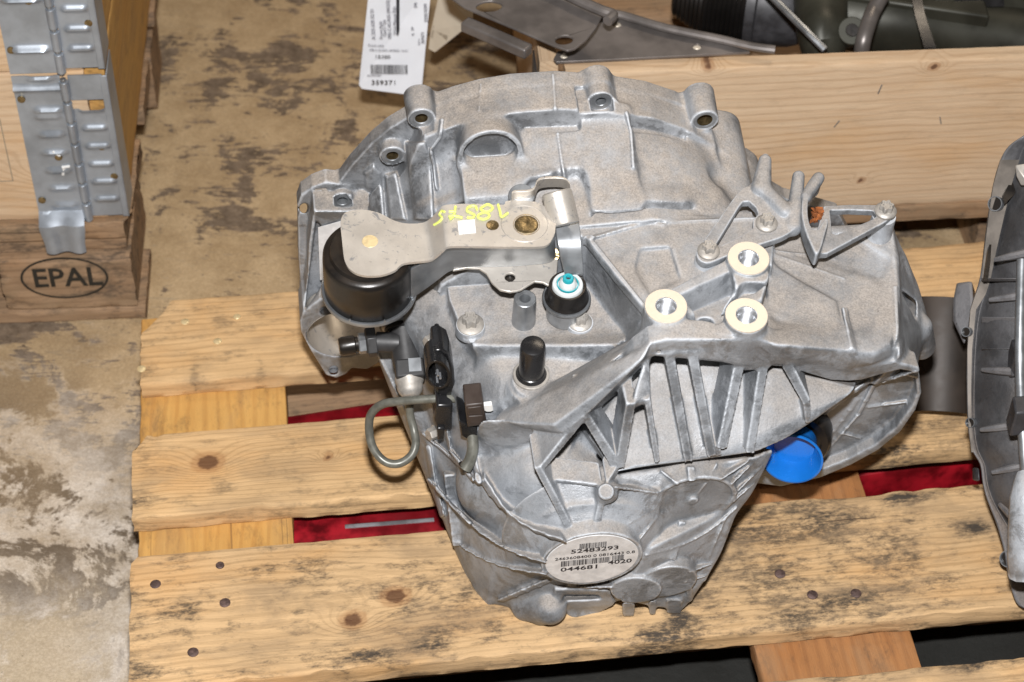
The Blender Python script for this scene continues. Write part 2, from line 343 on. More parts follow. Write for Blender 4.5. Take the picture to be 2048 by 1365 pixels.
def board(name, o, ex, ey, L, Wd, T, mat, parent=None, seed=0, knots=(), stains=(), cuts=(), step=.006, r=.0025, period=.011, rough=.0008, amp=.55, label=None, cs=.006, endcurve=0):
    """a sawn board: o = corner of the top face, ex along, ey across (away), thickness down ez. Carries grain attributes."""
    ex = np.asarray(ex, float); ey = np.asarray(ey, float); ez = np.cross(ex, ey)
    nx = max(2, int(L/step)); xs = np.linspace(0, L, nx+1)
    ny = max(2, int(Wd/cs)); nt = max(2, int(T/.006))
    prof = [(0+r*(1-math.cos(a)), -r*(1-math.sin(a))) for a in (0, math.pi/4, math.pi/2)]
    top = [(y, 0.) for y in np.linspace(r, Wd-r, ny+1)[1:-1]]
    right = [(Wd-r*(1-math.sin(a)), -r*(1-math.cos(a))) for a in (0, math.pi/4, math.pi/2)]
    rs = [(Wd, z) for z in np.linspace(-r, -T+r, nt+1)[1:]]
    bot = [(Wd-r, -T), (r, -T)]
    ls = [(0., z) for z in np.linspace(-T+r, -r, nt+1)[:-1]]
    ring = ls+prof+top+right+rs+bot
    n = len(ring); Y = np.array([p[0] for p in ring]); Z = np.array([p[1] for p in ring])
    X, Yg = np.meshgrid(xs, Y, indexing='ij'); Zg = np.broadcast_to(Z, X.shape).copy(); Yg = Yg.copy()
    nz = (vnoise(X*60, Yg*60+Zg*90, seed)-.5)*2*rough+(vnoise(X*9, Yg*9, seed+5)-.5)*2*rough
    edge = np.exp(-np.minimum(np.minimum(Yg, Wd-Yg), 9)/.006)
    Zt = Zg+np.where(Zg > -.3*T, nz*(1+edge*1.2), 0); Yt = Yg+np.where(Yg < .3*Wd, 1, -1)*np.abs(nz)*edge*1.5
    Xt = X.copy()
    ke = X/L
    Xt += np.where(ke < .5, 1, -1)*np.exp(-np.minimum(X, L-X)/.01)*(vnoise(Yg*90, Zg*150, seed+9)*.0022)
    for (cx, cy, s) in cuts:   # chamfered corner: cx 0/1 end, cy 0/1 side, size s
        xx = X if cx == 0 else L-X; yy = Yg if cy == 0 else Wd-Yg
        d = s-yy; sh = np.where(d > 0, d*1.0-(d*d)/(s*3.2), 0)*np.clip(1-xx/(s*1.6), 0, 1)
        Xt += sh if cx == 0 else -sh
    P = np.asarray(o, float)+Xt[..., None]*ex+Yt[..., None]*ey+Zt[..., None]*ez
    V = P.reshape(-1, 3); fs = []
    I = np.arange(nx)[:, None]*n+np.arange(n)[None]; J = np.arange(nx)[:, None]*n+(np.arange(n)[None]+1) % n
    Q = np.stack([I, J, J+n, I+n], -1).reshape(-1, 4)
    faces = Q.tolist()+[list(range(n))[::-1], [nx*n+i for i in range(n)]]
    me = bpy.data.meshes.new(name); me.from_pydata(V.tolist(), [], faces); me.update()
    # make faces point outward
    bm = bmesh.new(); bm.from_mesh(me); bmesh.ops.recalc_face_normals(bm, faces=bm.faces); bm.to_mesh(me); bm.free()
    rg = (Yg*1.0+Zg*.6)/period*1.7+vnoise(X*2.2, Yg*8, seed+1)*3+vnoise(X*7, Yg*25, seed+2)*amp*1.3+vnoise(X*25, Yg*60, seed+3)*.5
    kn = np.zeros_like(X)
    for (kx, ky, kr) in knots:
        d2 = ((X-kx)/(kr*2.6))**2+((Yg-ky)/(kr*1.7))**2; rg += 4.5*np.exp(-d2)
        d3 = ((X-kx)/kr)**2+((Yg-ky)/(kr*.8))**2; kn = np.maximum(kn, np.exp(-d3*.9))
    stn = np.zeros_like(X)
    for (sx, sy, rx, ry, a) in stains:
        d = ((X-sx)/rx)**2+((Yg-sy)/ry)**2; stn = np.maximum(stn, a*np.exp(-d))
    endd = np.exp(-np.minimum(X, L-X)/.012)*.35; stn = np.maximum(stn, endd)
    for nm, arr in (('ring', rg), ('knot', kn), ('stain', stn)):
        at_ = me.attributes.new(nm, 'FLOAT', 'POINT'); at_.data.foreach_set('value', arr.reshape(-1).astype(np.float32))
    g = np.stack([X+seed*1.37, Yg+seed*.71, Zg], -1).reshape(-1).astype(np.float32)
    at_ = me.attributes.new('gc', 'FLOAT_VECTOR', 'POINT'); at_.data.foreach_set('vector', g)
    fr = Matrix(((ex[0], ey[0], ez[0], o[0]), (ex[1], ey[1], ez[1], o[1]), (ex[2], ey[2], ez[2], o[2]), (0, 0, 0, 1)))
    ob = link(name, me, M[mat], parent, fr, 40)
    if label: ob['label'] = label
    return ob
def text_mesh(body, size, spacing=1., thick=0.0, offset=0.0, sx=1.0, lh=1.0):
    cu = bpy.data.curves.new('t', 'FONT'); cu.body = body; cu.size = size; cu.space_character = spacing; cu.extrude = .00006; cu.align_x = 'CENTER'; cu.align_y = 'CENTER'; cu.offset = offset; cu.space_line = lh
    cu.resolution_u = 2
    o = bpy.data.objects.new('t', cu); COL.objects.link(o); dg = bpy.context.evaluated_depsgraph_get(); dg.update()
    me = bpy.data.meshes.new_from_object(o.evaluated_get(dg)); bpy.data.objects.remove(o); bpy.data.curves.remove(cu)
    if sx != 1: me.transform(Matrix.Diagonal((sx, 1, 1, 1)))
    me.materials.clear(); return me
def basis(o, x, z):
    """4x4: origin o, local X along x, local Z along z"""
    z = np.asarray(z, float); z /= np.linalg.norm(z); x = np.asarray(x, float); x = x-z*np.dot(x, z); x /= np.linalg.norm(x); y = np.cross(z, x)
    return Matrix(((x[0], y[0], z[0], o[0]), (x[1], y[1], z[1], o[1]), (x[2], y[2], z[2], o[2]), (0, 0, 0, 1)))
def put_text(name, body, fr, size, mat, parent, **kw):
    me = text_mesh(body, size, **kw); me.transform(fr); return link(name, me, M[mat], parent, smooth=None)
def barcode(name, fr, w, h, mat, parent, seed=1, n=42):
    r = random.Random(seed); mb = MB(); x = -w/2; u = w/(n*1.9)
    Rm = np.array(fr.to_3x3()); o = np.array(fr.translation)
    while x < w/2:
        a = u*r.choice([.6, .6, 1.2, 1.9]); g = u*r.choice([.6, .6, 1.2])
        if x+a > w/2: break
        mb.box(o+Rm@np.array([x, -h/2, 0]), Rm@np.array([a, 0, 0]), Rm@np.array([0, h, 0]), Rm@np.array([0, 0, .0001])); x += a+g
    return obj(name, mb, mat, parent, smooth=None)
# ================================================================== SETTING
def yawf(deg): a = math.radians(deg); return np.array([math.cos(a), math.sin(a), 0.]), np.array([-math.sin(a), math.cos(a), 0.])
# floor: worn painted concrete
def make_floor():
    m, t, b = new_mat('worn_painted_concrete'); k = NT(t); o = k.obj()
    sp = k.n('ShaderNodeSeparateXYZ'); k.link(o, sp.inputs[0])
    zone = k.ramp(k.math('ADD', k.math('MULTIPLY', sp.outputs['Y'], 1.), k.math('MULTIPLY', k.noise(o, 3.5, 3), .5)), .0, .42)   # front: pale filler, back: walked-off tan paint
    n1 = k.noise(o, 11, 9, .72, .4); n2 = k.noise(o, 5, 7, .65, .3); n3 = k.noise(o, 60, 6, .7)
    sc = k.noise(k.scale(o, (3, 16, 1)), 6, 6, .7, 1.2)
    conc = k.mix(k.ramp(n3, .3, .7), (.135, .10, .07, 1), (.29, .22, .155, 1))
    tan = k.mix(k.ramp(k.noise(o, 25, 5), .3, .7), (.47, .34, .195, 1), (.60, .45, .27, 1))
    pale = k.mix(k.ramp(k.noise(o, 30, 6, .7), .3, .7), (.50, .42, .32, 1), (.80, .74, .66, 1))
    back = k.mix(k.ramp(k.math('ADD', n1, k.math('MULTIPLY', sc, .45)), .655, .70), conc, tan)
    back = k.mix(k.ramp(sc, .60, .66, 0, .55), back, (.40, .32, .22, 1))
    front = k.mix(k.ramp(k.math('ADD', n1, k.math('MULTIPLY', n2, .6)), .86, .80), (.15, .12, .09, 1), pale)
    flat = k.ramp(k.math('ADD', k.math('MULTIPLY', sp.outputs['Y'], -1.), k.math('MULTIPLY', n2, .35)), .33, .50)
    front = k.mix(flat, front, k.mix(k.ramp(n1, .50, .62), (.56, .47, .34, 1), (.78, .71, .62, 1)))
    c = k.mix(zone, front, back)
    c = k.mix(k.ramp(k.noise(k.scale(o, (14, 60, 1)), 9, 5, .75, .6), .60, .66, 0, .45), c, (.50, .44, .35, 1))
    c = k.mix(k.ramp(k.noise(o, 420, 4, .8), .35, .7, .55, 0), c, (.5, .45, .4, 1), 'MULTIPLY')
    pallet_shade = k.math('MULTIPLY', k.ramp(k.math('ADD', sp.outputs['X'], k.math('MULTIPLY', n2, .1)), -.33, -.24), k.ramp(k.math('ADD', sp.outputs['Y'], k.math('MULTIPLY', n2, .1)), .12, .0))
    c = k.mix(pallet_shade, c, (.022, .022, .02, 1))  # shade under the pallet, painted near-black into the floor colour
    c = k.mix(k.ramp(k.noise(o, 150, 5, .8), .64, .72, 0, .6), c, (.05, .04, .03, 1))
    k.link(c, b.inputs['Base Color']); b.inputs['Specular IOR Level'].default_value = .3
    k.link(k.ramp(n1, .4, .65, .62, .42), b.inputs['Roughness'])
    k.link(k.bump(k.math('ADD', k.math('MULTIPLY', n1, 1.4), k.math('MULTIPLY', n3, .5)), .5, .004), b.inputs['Normal'])
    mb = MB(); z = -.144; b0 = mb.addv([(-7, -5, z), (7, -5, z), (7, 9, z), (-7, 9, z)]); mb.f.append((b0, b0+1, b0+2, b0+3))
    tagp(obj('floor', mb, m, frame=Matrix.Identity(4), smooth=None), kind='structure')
make_floor()
def nail(parent, p, r, mat, up=(0, 0, 1)):
    mb = MB(); p = np.asarray(p, float); mb.lathe(p, up, [(r, -.0006), (r, .0004), (r*.8, .0010), (0, .0011)], 12); return obj('nail', mb, mat, parent)
def gblock(name, o, ex, ey, L, Wd, T, mat, parent, seed, **kw): return board(name, o, ex, ey, L, Wd, T, mat, parent, seed, step=.02, cs=.02, **kw)
# ------------------------------------------------------------------ the pallet under the gearbox
ex, ey = yawf(7.7734); PX0 = -.3756
def pp(x, y, z=0): return ex*(PX0+x)+ey*y+np.array([0, 0, z])
def plocal(px, py, z=0): q = at(px, py, z); return float(q@ex-PX0), float(q@ey)
pal = empty('wooden_pallet', pp(0, -.3, -.144), 'worn wooden pallet with knotty boards under the aluminium gearbox', 'pallet')
def K(L, z=0, y0=0): return [(plocal(a, b, z)[0], plocal(a, b, z)[1]-y0, r) for a, b, r in L]
def ST(L, y0, z=0): return [(plocal(a, b, z)[0], plocal(a, b, z)[1]-y0, rx, ry, s) for a, b, rx, ry, s in L]
deck = [
 ('pallet', -.0206, .118, [(820, 480, .008)], [(400, 620, .02, .005, .7), (385, 775, .004, .03, .8), (515, 765, .004, .03, .8), (440, 650, .012, .003, .9), (360, 665, .04, .002, .9), (290, 740, .02, .01, .5), (500, 630, .03, .02, .3)], [(0, 1, .045)], 11),
 ('pallet', -.1931, .1047, [(425, 925, .0115), (665, 913, .004)], [(362, 893, .010, .003, 1.), (538, 921, .008, .003, 1.), (445, 985, .010, .003, .9), (280, 1000, .03, .008, .9), (690, 850, .01, .012, .7), (700, 980, .06, .01, .4), (1850, 850, .1, .02, .7), (1800, 900, .06, .012, .9)], [(0, 1, .02)], 23),
 ('palletdirty', -.3847, .1471, [(800, 1193, .0105), (715, 1240, .009)], [(350, 1220, .02, .012, .7), (390, 1220, .012, .012, .8), (960, 1180, .09, .03, .5), (900, 1260, .05, .02, .7), (640, 1150, .04, .02, .45), (750, 1310, .04, .012, .9), (870, 1290, .03, .01, .9), (300, 1345, .03, .01, .7), (1500, 1060, .10, .035, .7), (1650, 1040, .06, .03, .8), (1500, 1150, .10, .04, .62), (1780, 1100, .03, .05, .7), (1700, 1200, .10, .02, .8), (1330, 1270, .05, .012, .95), (1370, 1240, .015, .02, 1.), (1810, 995, .03, .008, 1.1), (1960, 1055, .022, .009, 1.1), (1270, 1300, .06, .01, .7), (1600, 1230, .04, .012, .8)], [(0, 1, .008)], 37),
 ('palletdirty', -.585, .148, [], [(1700, 1345, .1, .01, .5), (1960, 1330, .03, .01, .8)], [], 51)]
for mt_, y0, wd_, kn_, st_, cut_, sd_ in deck:
    board('deck_board', pp(-.004+(.006 if sd_ == 11 else 0), y0), ex, ey, 1.2, wd_, .022, mt_, pal, sd_, knots=K(kn_, 0, y0), stains=ST(st_, y0), cuts=cut_, period=.013 if sd_ != 23 else .009, amp=.9)
for j, (x0, mt_) in enumerate(((0.0, 'orange'), (.5456, 'redwood'), (1.05, 'oldwood'))):
    board('cross_board', pp(x0, .0974, -.0222), -ey, ex, .80, .145, .022, mt_, pal, 61+j, step=.01, cs=.01, period=.02, stains=[(.15, .02, .03, .02, .5)] if j == 0 else [])
for bx in (.0, .5456, 1.05):
    for by in (-.0026, -.29, -.68):
        gblock('block', pp(bx+.001, by, -.0444), ex, ey, .143, .099, .0775, 'oldwood', pal, int(bx*50)+70)
for by in (-.0026, -.29, -.68): gblock('bottom_board', pp(.0, by-.01, -.1222), ex, ey, 1.2, .115, .0215, 'oldwood', pal, 90)
for x, y, r, m_ in [(370, 644, .0045, 'brightnail'), (435, 683, .0045, 'brightnail'), (283, 738, .0045, 'brightnail'), (474, 634, .004, 'brightnail'),
                    (311, 1169, .005, 'rustnail'), (450, 1206, .005, 'rustnail'), (386, 1305, .005, 'rustnail'), (440, 1131, .004, 'rustnail'), (1560, 1148, .005, 'rustnail'), (1625, 1190, .005, 'rustnail'), (1712, 1187, .005, 'rustnail')]:
    nail(pal, at(x, y, .0006), r, m_)
# red fork of a pallet truck pushed in under the boards
a1 = at(580, 848, -.052); a2 = at(782, 817, -.052); fd = (a2-a1)/np.linalg.norm(a2-a1); fn = np.array([-fd[1], fd[0], 0])
trk = empty('pallet_truck', a1-fn*.09+np.array([0, 0, -.092]), 'red steel pallet truck fork pushed in beneath the deck boards', 'pallet truck')
mb = MB(); o_ = a1-fd*.045-fn*.188+np.array([0, 0, .003])
prof = [(0, -.045), (0, -.008), (.002, -.003), (.008, 0), (.192, 0), (.198, -.003), (.200, -.008), (.200, -.045)]
mb.prism([o_+fn*a+np.array([0, 0, b]) for a, b in prof], fd*1.1); obj('fork', mb, 'red', trk, smooth=40)
mb = MB(); s0 = at(690, 1054, -.0485); s1 = at(868, 1040, -.0485); mb.tube([s0, s1], .0022, 8, 0); obj('weld_bead', mb, 'zincdark', trk)
# ------------------------------------------------------------------ left pallet with two collars, hinge and EPAL brand
lx, ly = yawf(4.6); LC = np.array([-.410, .1705, 0.])      # its near right corner
def lp(x, y, z=0): return LC+lx*x+ly*y+np.array([0, 0, z])   # x<=0 goes left, y>=0 goes away
lpal = empty('wooden_pallet', lp(-.2, .2, -.144), 'brown pallet branded EPAL on its end block, under the hinged wooden collars', 'pallet')
board('deck_board', lp(-.8, -.004, 0), lx, ly, .8, .145, .022, 'oldwood', lpal, 101, cuts=[(1, 0, .012)], stains=[(.6, .05, .3, .1, .4)])
for j in range(1, 4): gblock('deck_board', lp(-.8, j*.19, 0), lx, ly, .8, .10, .022, 'oldwood', lpal, 101+j)
board('cross_board', lp(-.8, .004, -.0224), lx, ly, .79, .1, .022, 'oldwood', lpal, 107, stains=[(.6, .05, .2, .1, .6)])
board('block', lp(-.152, -.008, -.0448), lx, ly, .145, .145, .078, 'oldwood', lpal, 111, r=.006, step=.004, rough=.0015, stains=[(.12, 0, .03, .05, .5)])
for by in (.35, .70): gblock('block', lp(-.152, by, -.0448), lx, ly, .145, .10, .078, 'oldwood', lpal, 112)
gblock('block', lp(-.5, -.004, -.0448), lx, ly, .145, .145, .078, 'oldwood', lpal, 113)
board('bottom_board', lp(-.8, -.006, -.1230), lx, ly, .80, .1, .021, 'oldwood', lpal, 114, r=.005)
board('side_board', lp(-.103, .004, -.0226), ly, -lx, .9, .1, .0218, 'oldwood', lpal, 117)if False else None
# EPAL brand burnt into the block
fz = np.array([0, 0, 1.]); fo = onplane(129, 556, lp(0, -.0087), ly); ft = onplane(134, 557, lp(0, -.0087), ly)
fr = basis(ft, lx, -ly); put_text('brand_lettering', 'EPAL', fr, .038, 'brand', lpal, spacing=1.0, sx=.92, offset=.0007)
mb = MB(); ring = []; N_ = 56
for rr_ in (1., .945): ring.append([fo-ly*.0002+lx*(.0475*rr_*math.cos(t))+fz*((.0305*(rr_-.02 if rr_ < 1 else 1))*math.sin(t)) for t in [2*math.pi*i/N_ for i in range(N_)]])
mb.loops_prism([ring[0], ring[1]], -ly*.0002); obj('brand_ring', mb, 'brand', lpal, smooth=None)
def collar(z0, label, seed, withhinge):
    c = empty('pallet_collar', lp(-.3, .3, z0), label, 'pallet collar', 'wooden collars on the left pallet')
    board('side_board', lp(-.8, .006, z0+.195), lx, fz, .788, .195, .02, 'pine', c, seed, r=.002, period=.017, knots=[(.715, .07, .012)] if withhinge else [], rough=.0002) if False else None
    o_ = lp(-.8, .008, z0+.0006)   # front wall, top face of the helper = outer face
    board('front_plank', o_, lx, fz, .775, .195, .02, 'pine', c, seed, r=.002, period=.018, knots=[(.775-.055, .07, .012)] if withhinge else [], rough=.0002)
    board('side_plank', lp(-.006, .012, z0+.0006), ly, fz, .78, .195, .02, 'orange', c, seed+1, r=.002, period=.02, rough=.0002)
    gblock('back_plank', lp(-.8, .80, z0+.0006), lx, fz, .79, .195, .02, 'pine', c, seed+2)
    return c
c1 = collar(0, 'lower pine pallet collar with ridged galvanised corner hinge, standing on the EPAL pallet', 121, True)
c2 = collar(.1965, 'upper pine pallet collar stacked on the hinged one, cut off by the top edge', 131, False)
# hinge (front leaf with pressed ridges, knuckle, second leaf round the corner)
def hinge(parent, z0, tongue=True):
    n = -ly
    def L(px, py, off=.0): return onplane(px, py, lp(0, .008-off), ly)
    def hp(x, z, off): return lp(x, .008-off, z0+z)
    # front leaf as a displaced grid sheet
    def leaf(x0, x1, zb, zt, ridges, name, off, tongue=False, edge=None):
        nxx, nz = 14, 90; A = []
        for j in range(nz+1):
            z = zb+(zt-zb)*j/nz; row = []
            for i in range(nxx+1):
                s = i/nxx; x = x0+(x1-x0)*s; d = off
                for (rz, ra, rb, hgt) in ridges:
                    w = math.exp(-((z-rz)/.0035)**2)
                    if ra < s < rb: d += hgt*w*min(1, (s-ra)*8)*min(1, (rb-s)*8)
                if tongue:
                    if z < .014: d += .0145*min(1, (.014-z)/.010)
                    if z < -.002: x = x0+(x1-x0)*(.5+(s-.5)*(1-.12*min(1, (-.002-z)/.02)))
                    if z < zb+.010: zz = z
                    d += .0025*math.sin(s*math.pi*3)*min(1, max(0, (.02-z)/.03))
                row.append(hp(x, z, d))
            A.append(row)
        mb = MB(); b0 = [mb.addv(r_) for r_ in A]; b1 = [mb.addv([p+ly*.0016 for p in r_]) for r_ in A]
        for j in range(nz):
            for i in range(nxx):
                mb.f.append((b0[j]+i, b0[j]+i+1, b0[j+1]+i+1, b0[j+1]+i)); mb.f.append((b1[j]+i, b1[j+1]+i, b1[j+1]+i+1, b1[j]+i+1))
        for j in range(nz):
            mb.f.append((b0[j], b0[j+1], b1[j+1], b1[j])); mb.f.append((b0[j]+nxx, b1[j]+nxx, b1[j+1]+nxx, b0[j+1]+nxx))
        for i in range(nxx):
            mb.f.append((b0[0]+i, b1[0]+i, b1[0]+i+1, b0[0]+i+1)); mb.f.append((b0[nz]+i, b0[nz]+i+1, b1[nz]+i+1, b1[nz]+i))
        return obj(name, mb, 'galv', parent, smooth=50)
    rd = [(.022+.024*q, .30, .93, .0035) for q in range(8) if q not in (6,)]
    if not tongue: rd = [(.03, .1, .95, .006), (.09, .1, .95, .006), (.15, .1, .95, .006)]
    leaf(-.098, -.050, -.034 if tongue else .0, .193, rd+[(.178, -1, 2, .004), (.150, .3, 1., .004)], 'hinge_leaf', .002, tongue)
    rd2 = [(.030+.024*q, .15, .95, .0035) for q in range(6)]
    leaf(-.042, -.008, .006, .150, rd2, 'hinge_leaf', .003)
    leaf(-.042, -.008, .162, .193, [], 'hinge_leaf', .003)
    # part that wraps round to the side wall
    mb = MB(); mb.box(lp(-.0045, .004, z0+.004), lx*.0016, ly*.045, fz*.188); mb.box(lp(-.010, .0045, z0+.004), lx*.0072, ly*.0016, fz*.188); obj('hinge_corner', mb, 'galv', parent, bevel=.0006)
    for q in range(7):
        mb = MB(); mb.cyl(hp(-.046, .004+q*.027, .006), hp(-.046, .004+q*.027+.0225, .006), .0048, 14); obj('hinge_knuckle', mb, 'galv', parent)
    mb = MB(); mb.cyl(hp(-.046, .001, .006), hp(-.046, .192, .006), .0028, 10); obj('hinge_pin', mb, 'zincdark', parent)
    for x, z in ((-.092, .165), (-.092, .03), (-.066, .088), (-.02, .10), (-.012, .06)):
        mb = MB(); mb.lathe(hp(x, z, .0025), -ly, [(.0042, 0), (.004, .0012), (0, .002)], 12); obj('rivet', mb, 'brass', parent)
hinge(c1, 0); hinge(c2, .1965, False)
# faint ink stamp frame on the front plank
mb = MB()
for (x0, x1, z0, z1) in ((-.20, -.118, .138, .1392), (-.1192, -.118, .055, .138), (-.20, -.118, .055, .0562)):
    mb.box(lp(x0, .0079, z0), lx*(x1-x0), ly*.0003, fz*(z1-z0))
obj('ink_stamp_frame', mb, 'pencil', c1, smooth=None)
for z_, t_ in ((.128, 'F  N'), (.085, 'EUR 24')):
    fr = basis(lp(-.136, .0077, z_-.01), -fz, -ly); put_text('ink_stamp_lettering', t_, fr, .012, 'pencil', c1)
mb = MB()
for q in ((105, 303, 120, 312), (124, 335, 140, 333), (128, 335, 126, 350)):
    A_ = onplane(q[0], q[1], lp(0, .0045), ly); B_ = onplane(q[2], q[3], lp(0, .0045), ly); mb.tube([A_, B_], .0016, 6, 0)
obj('paint_mark', mb, 'white', c1)
# ------------------------------------------------------------------ right pallet with a collar behind the gearbox
rx, ry = yawf(5.2); RC = np.array([.040, .186, 0.])
def rp(x, y, z=0): return RC+rx*x+ry*y+np.array([0, 0, z])
rpal = empty('wooden_pallet', rp(.4, .2, -.144), 'reddish brown pallet carrying the pale pine box behind the gearbox', 'pallet')
board('deck_board', rp(-.01, -.004, 0), rx, ry, 1.1, .145, .022, 'oldwood', rpal, 141, step=.01)
for j in range(1, 5): gblock('deck_board', rp(-.01, j*.18, 0), rx, ry, 1.1, .12, .022, 'oldwood', rpal, 142+j)
for x0 in (.0, .53): gblock('cross_board', rp(x0, .8, -.0224), -ry, rx, .78, .145, .022, 'oldwood', rpal, 150)
for x0 in (.001, .501):
    for y0 in (.06, .4, .69): gblock('block', rp(x0, y0, -.0448), rx, ry, .12, .1, .078, 'oldwood', rpal, 152)
for x0 in (.0, .5): gblock('bottom_board', rp(x0, .0+.8, -.1232), -ry, rx, .78, .12, .0208, 'oldwood', rpal, 155)
rc = empty('pallet_collar', rp(.4, .3, 0), 'pale pine pallet collar with two dark knots along its top edge, behind the gearbox', 'pallet collar')
def rkn(L): return [((onplane(a, b, rp(0, 0), ry)-rp(0, 0))@rx-.0, float(onplane(a, b, rp(0, 0), ry)[2]), r) for a, b, r in L]
board('front_plank', rp(0.008, .0, .0006), rx, fz, 1.05, .195, .021, 'pine', rc, 161, r=.0018, period=.016, knots=[(x-.008, z, r) for x, z, r in rkn([(1418, 135, .005), (1868, 135, .0045), (1722, 362, .003)])], rough=.0002, step=.004, stains=[(x-.008, z, .03, .008, .35) for x, z, r in rkn([(1925, 175, 0)])])
gblock('side_plank', rp(.005, .023, .0006), ry, fz, .76, .195, .02, 'pine', rc, 162)
gblock('back_plank', rp(.008, .80, .0006), rx, fz, 1.05, .195, .02, 'pine', rc, 163)
for z0_, y0_ in ((.0006, .03),):
    mb = MB(); mb.box(rp(-.020, -.0, .02), rx*.0016, ry*.05, fz*.17); mb.box(rp(-.0205, .0, .02), rx*.026, ry*.0016, fz*.17); obj('corner_hinge', mb, 'darksteel', rc, bevel=.0006)
for (a, b, c, d) in ((1756, 188, 1764, 170), (1882, 248, 1880, 234), (1668, 255, 1679, 242)):
    mb = MB(); A_ = onplane(a, b, rp(0, -.0003), ry); B_ = onplane(c, d, rp(0, -.0003), ry); mb.tube([A_, B_], .0007, 6, 0); obj('staple', mb, 'zincdark', rc)
# ------------------------------------------------------------------ things lying in that box
# two long aluminium profiles with a rounded end and holes
def zsurf(px, py, z): return at(px, py, z)
pr = empty('aluminium_profile', zsurf(1130, 60, .22), 'long scuffed curved aluminium profile with oval holes, hanging over the box corner', 'metal profile')
def plate_px(poly, z, t, holes=(), zf=None):
    zf = zf or (lambda x, y: z)
    L = [[at(x, y, z) for x, y in poly]]+[[at(x, y, z) for x, y in h] for h in holes]
    mb = MB(); mb.loops_prism(L, (0, 0, -t)); return mb
def oval(cx, cy, a, b, rot=0, n=22):
    r_ = math.radians(rot); return [(cx+a*math.cos(t)*math.cos(r_)-b*math.sin(t)*math.sin(r_), cy+a*math.cos(t)*math.sin(r_)+b*math.sin(t)*math.cos(r_)) for t in [2*math.pi*i/n for i in range(n)]]
mb = plate_px([(880, -55), (1060, -50), (1160, 5), (1197, 28), (1204, 32), (1192, 55), (1172, 80), (1150, 97), (1135, 101), (1110, 92), (1020, 53), (930, 15), (895, -10)], .24, .003, [oval(978, 13, 26, 11, -4), oval(1128, 80, 18, 9, -5)])
obj('web', mb, 'alustrip', pr, bevel=.0008)
mb = MB()
for A_, B_, w_ in (((937, 32), (1066, 88), .010), ):
    a_ = at(*A_, .232); b_ = at(*B_, .232); d_ = b_-a_; n_ = np.cross(d_, (0, 0, 1)); n_ /= np.linalg.norm(n_); mb.box(a_, d_, n_*.014, (0, 0, -.012))
obj('lip', mb, 'alustrip', pr, bevel=.002)
mb = MB(); pts = [(1060, -42), (1110, -22), (1155, 0), (1205, 22), (1226, 30), (1215, 43)]; mb.tube([at(x, y, .25) for x, y in pts], .0055, 10); obj('rolled_edge', mb, 'alustrip', pr)
pr2 = empty('metal_rail', zsurf(1300, 80, .21), 'dark curved metal rail with white riveted holes lying across the box edge', 'metal rail')
mb = plate_px([(1113, 124), (1107, 118), (1115, 103), (1140, 98), (1165, 80), (1185, 52), (1205, 34), (1230, 31), (1290, 50), (1380, 72), (1490, 92), (1500, 104), (1350, 112), (1220, 119)], .202, .003, [oval(1234, 49, 9, 6), oval(1394, 94, 9, 6), oval(1128, 112, 8, 5)])
obj('web', mb, 'alustrip', pr2, bevel=.0006)
for q in ((1234, 49), (1394, 94), (1128, 112)):
    mb = MB(); mb.lathe(at(*q, .199), (0, 0, 1), [(.0048, -.002), (.0048, 0), (.004, .0008), (0, .001)], 16); obj('rivet', mb, 'machined', pr2)
mb = MB(); mb.tube([at(x, y, .208) for x, y in ((1200, 28), (1240, 30), (1330, 56), (1440, 79), (1500, 93), (1550, 100))], .0045, 10); obj('flange', mb, 'alustrip', pr2)
# steering rack in the box
rk = empty('steering_rack', at(1600, 40, .0), 'greenish grey steering rack with ribbed black rubber bellows lying in the pine box', 'steering rack')
zc = .12
A_ = at(1350, -22, zc); B_ = at(1500, 0, zc); ax = (B_-A_)/np.linalg.norm(B_-A_); pf = [(0, 0)]
Lb = np.linalg.norm(B_-A_)
for i in range(17):
    s_ = i/16; r_ = .030+.022*min(1, s_*2.2); pf += [(r_-.0035, s_*Lb*.98+.0005), (r_, (s_+.03)*Lb*.98)]
pf += [(.048, Lb), (0, Lb+.001)]
mb = MB(); mb.lathe(A_, ax, pf, 40); obj('bellows', mb, 'rubber', rk, smooth=60)
mb = MB(); mb.lathe(B_, ax, [(0, -.002), (.053, 0), (.053, .010), (.050, .012), (.050, .020), (.046, .05), (.036, .075), (.034, .08), (0, .08)], 36); obj('end_housing', mb, 'darksteel', rk, smooth=40)
C_ = B_+ax*.078
mb = MB(); mb.lathe(C_, ax, [(0, 0), (.038, .002), (.04, .03), (.04, .11), (.034, .12), (.034, .45), (0, .45)], 32); obj('tube', mb, 'greysteel', rk, smooth=40)
mb = MB(); mb.tube([at(1640, -20, .16), at(1642, 30, .155), at(1645, 75, .15), at(1648, 110, .12)], [.030, .029, .027, .022], 20); obj('pinion_tower', mb, 'greysteel', rk)
mb = MB(); mb.tube([at(1530, -20, .2), at(1570, 20, .195), at(1610, 60, .19), at(1650, 100, .18)], .004, 8); obj('hydraulic_pipe', mb, 'zincdark', rk)
mb = MB(); mb.cyl(at(1695, 70, .15), at(1695, 70, .15)+np.array([0, -.02, .02]), .015, 24); obj('boss', mb, 'greysteel', rk)
mb = MB(); mb.cyl(at(1695, 69, .152)+np.array([0, -.02, .02]), at(1695, 69, .152)+np.array([0, -.021, .021]), .007, 16); obj('boss_hole', mb, 'rubber', rk)
mb = MB(); mb.box(at(1680, 20, .14), ax*.16, (0, .03, 0), (0, 0, .02)); mb.box(at(1680, 50, .12), ax*.15, (0, .03, 0), (0, 0, .02)); obj('bracket', mb, 'greysteel', rk, bevel=.003)
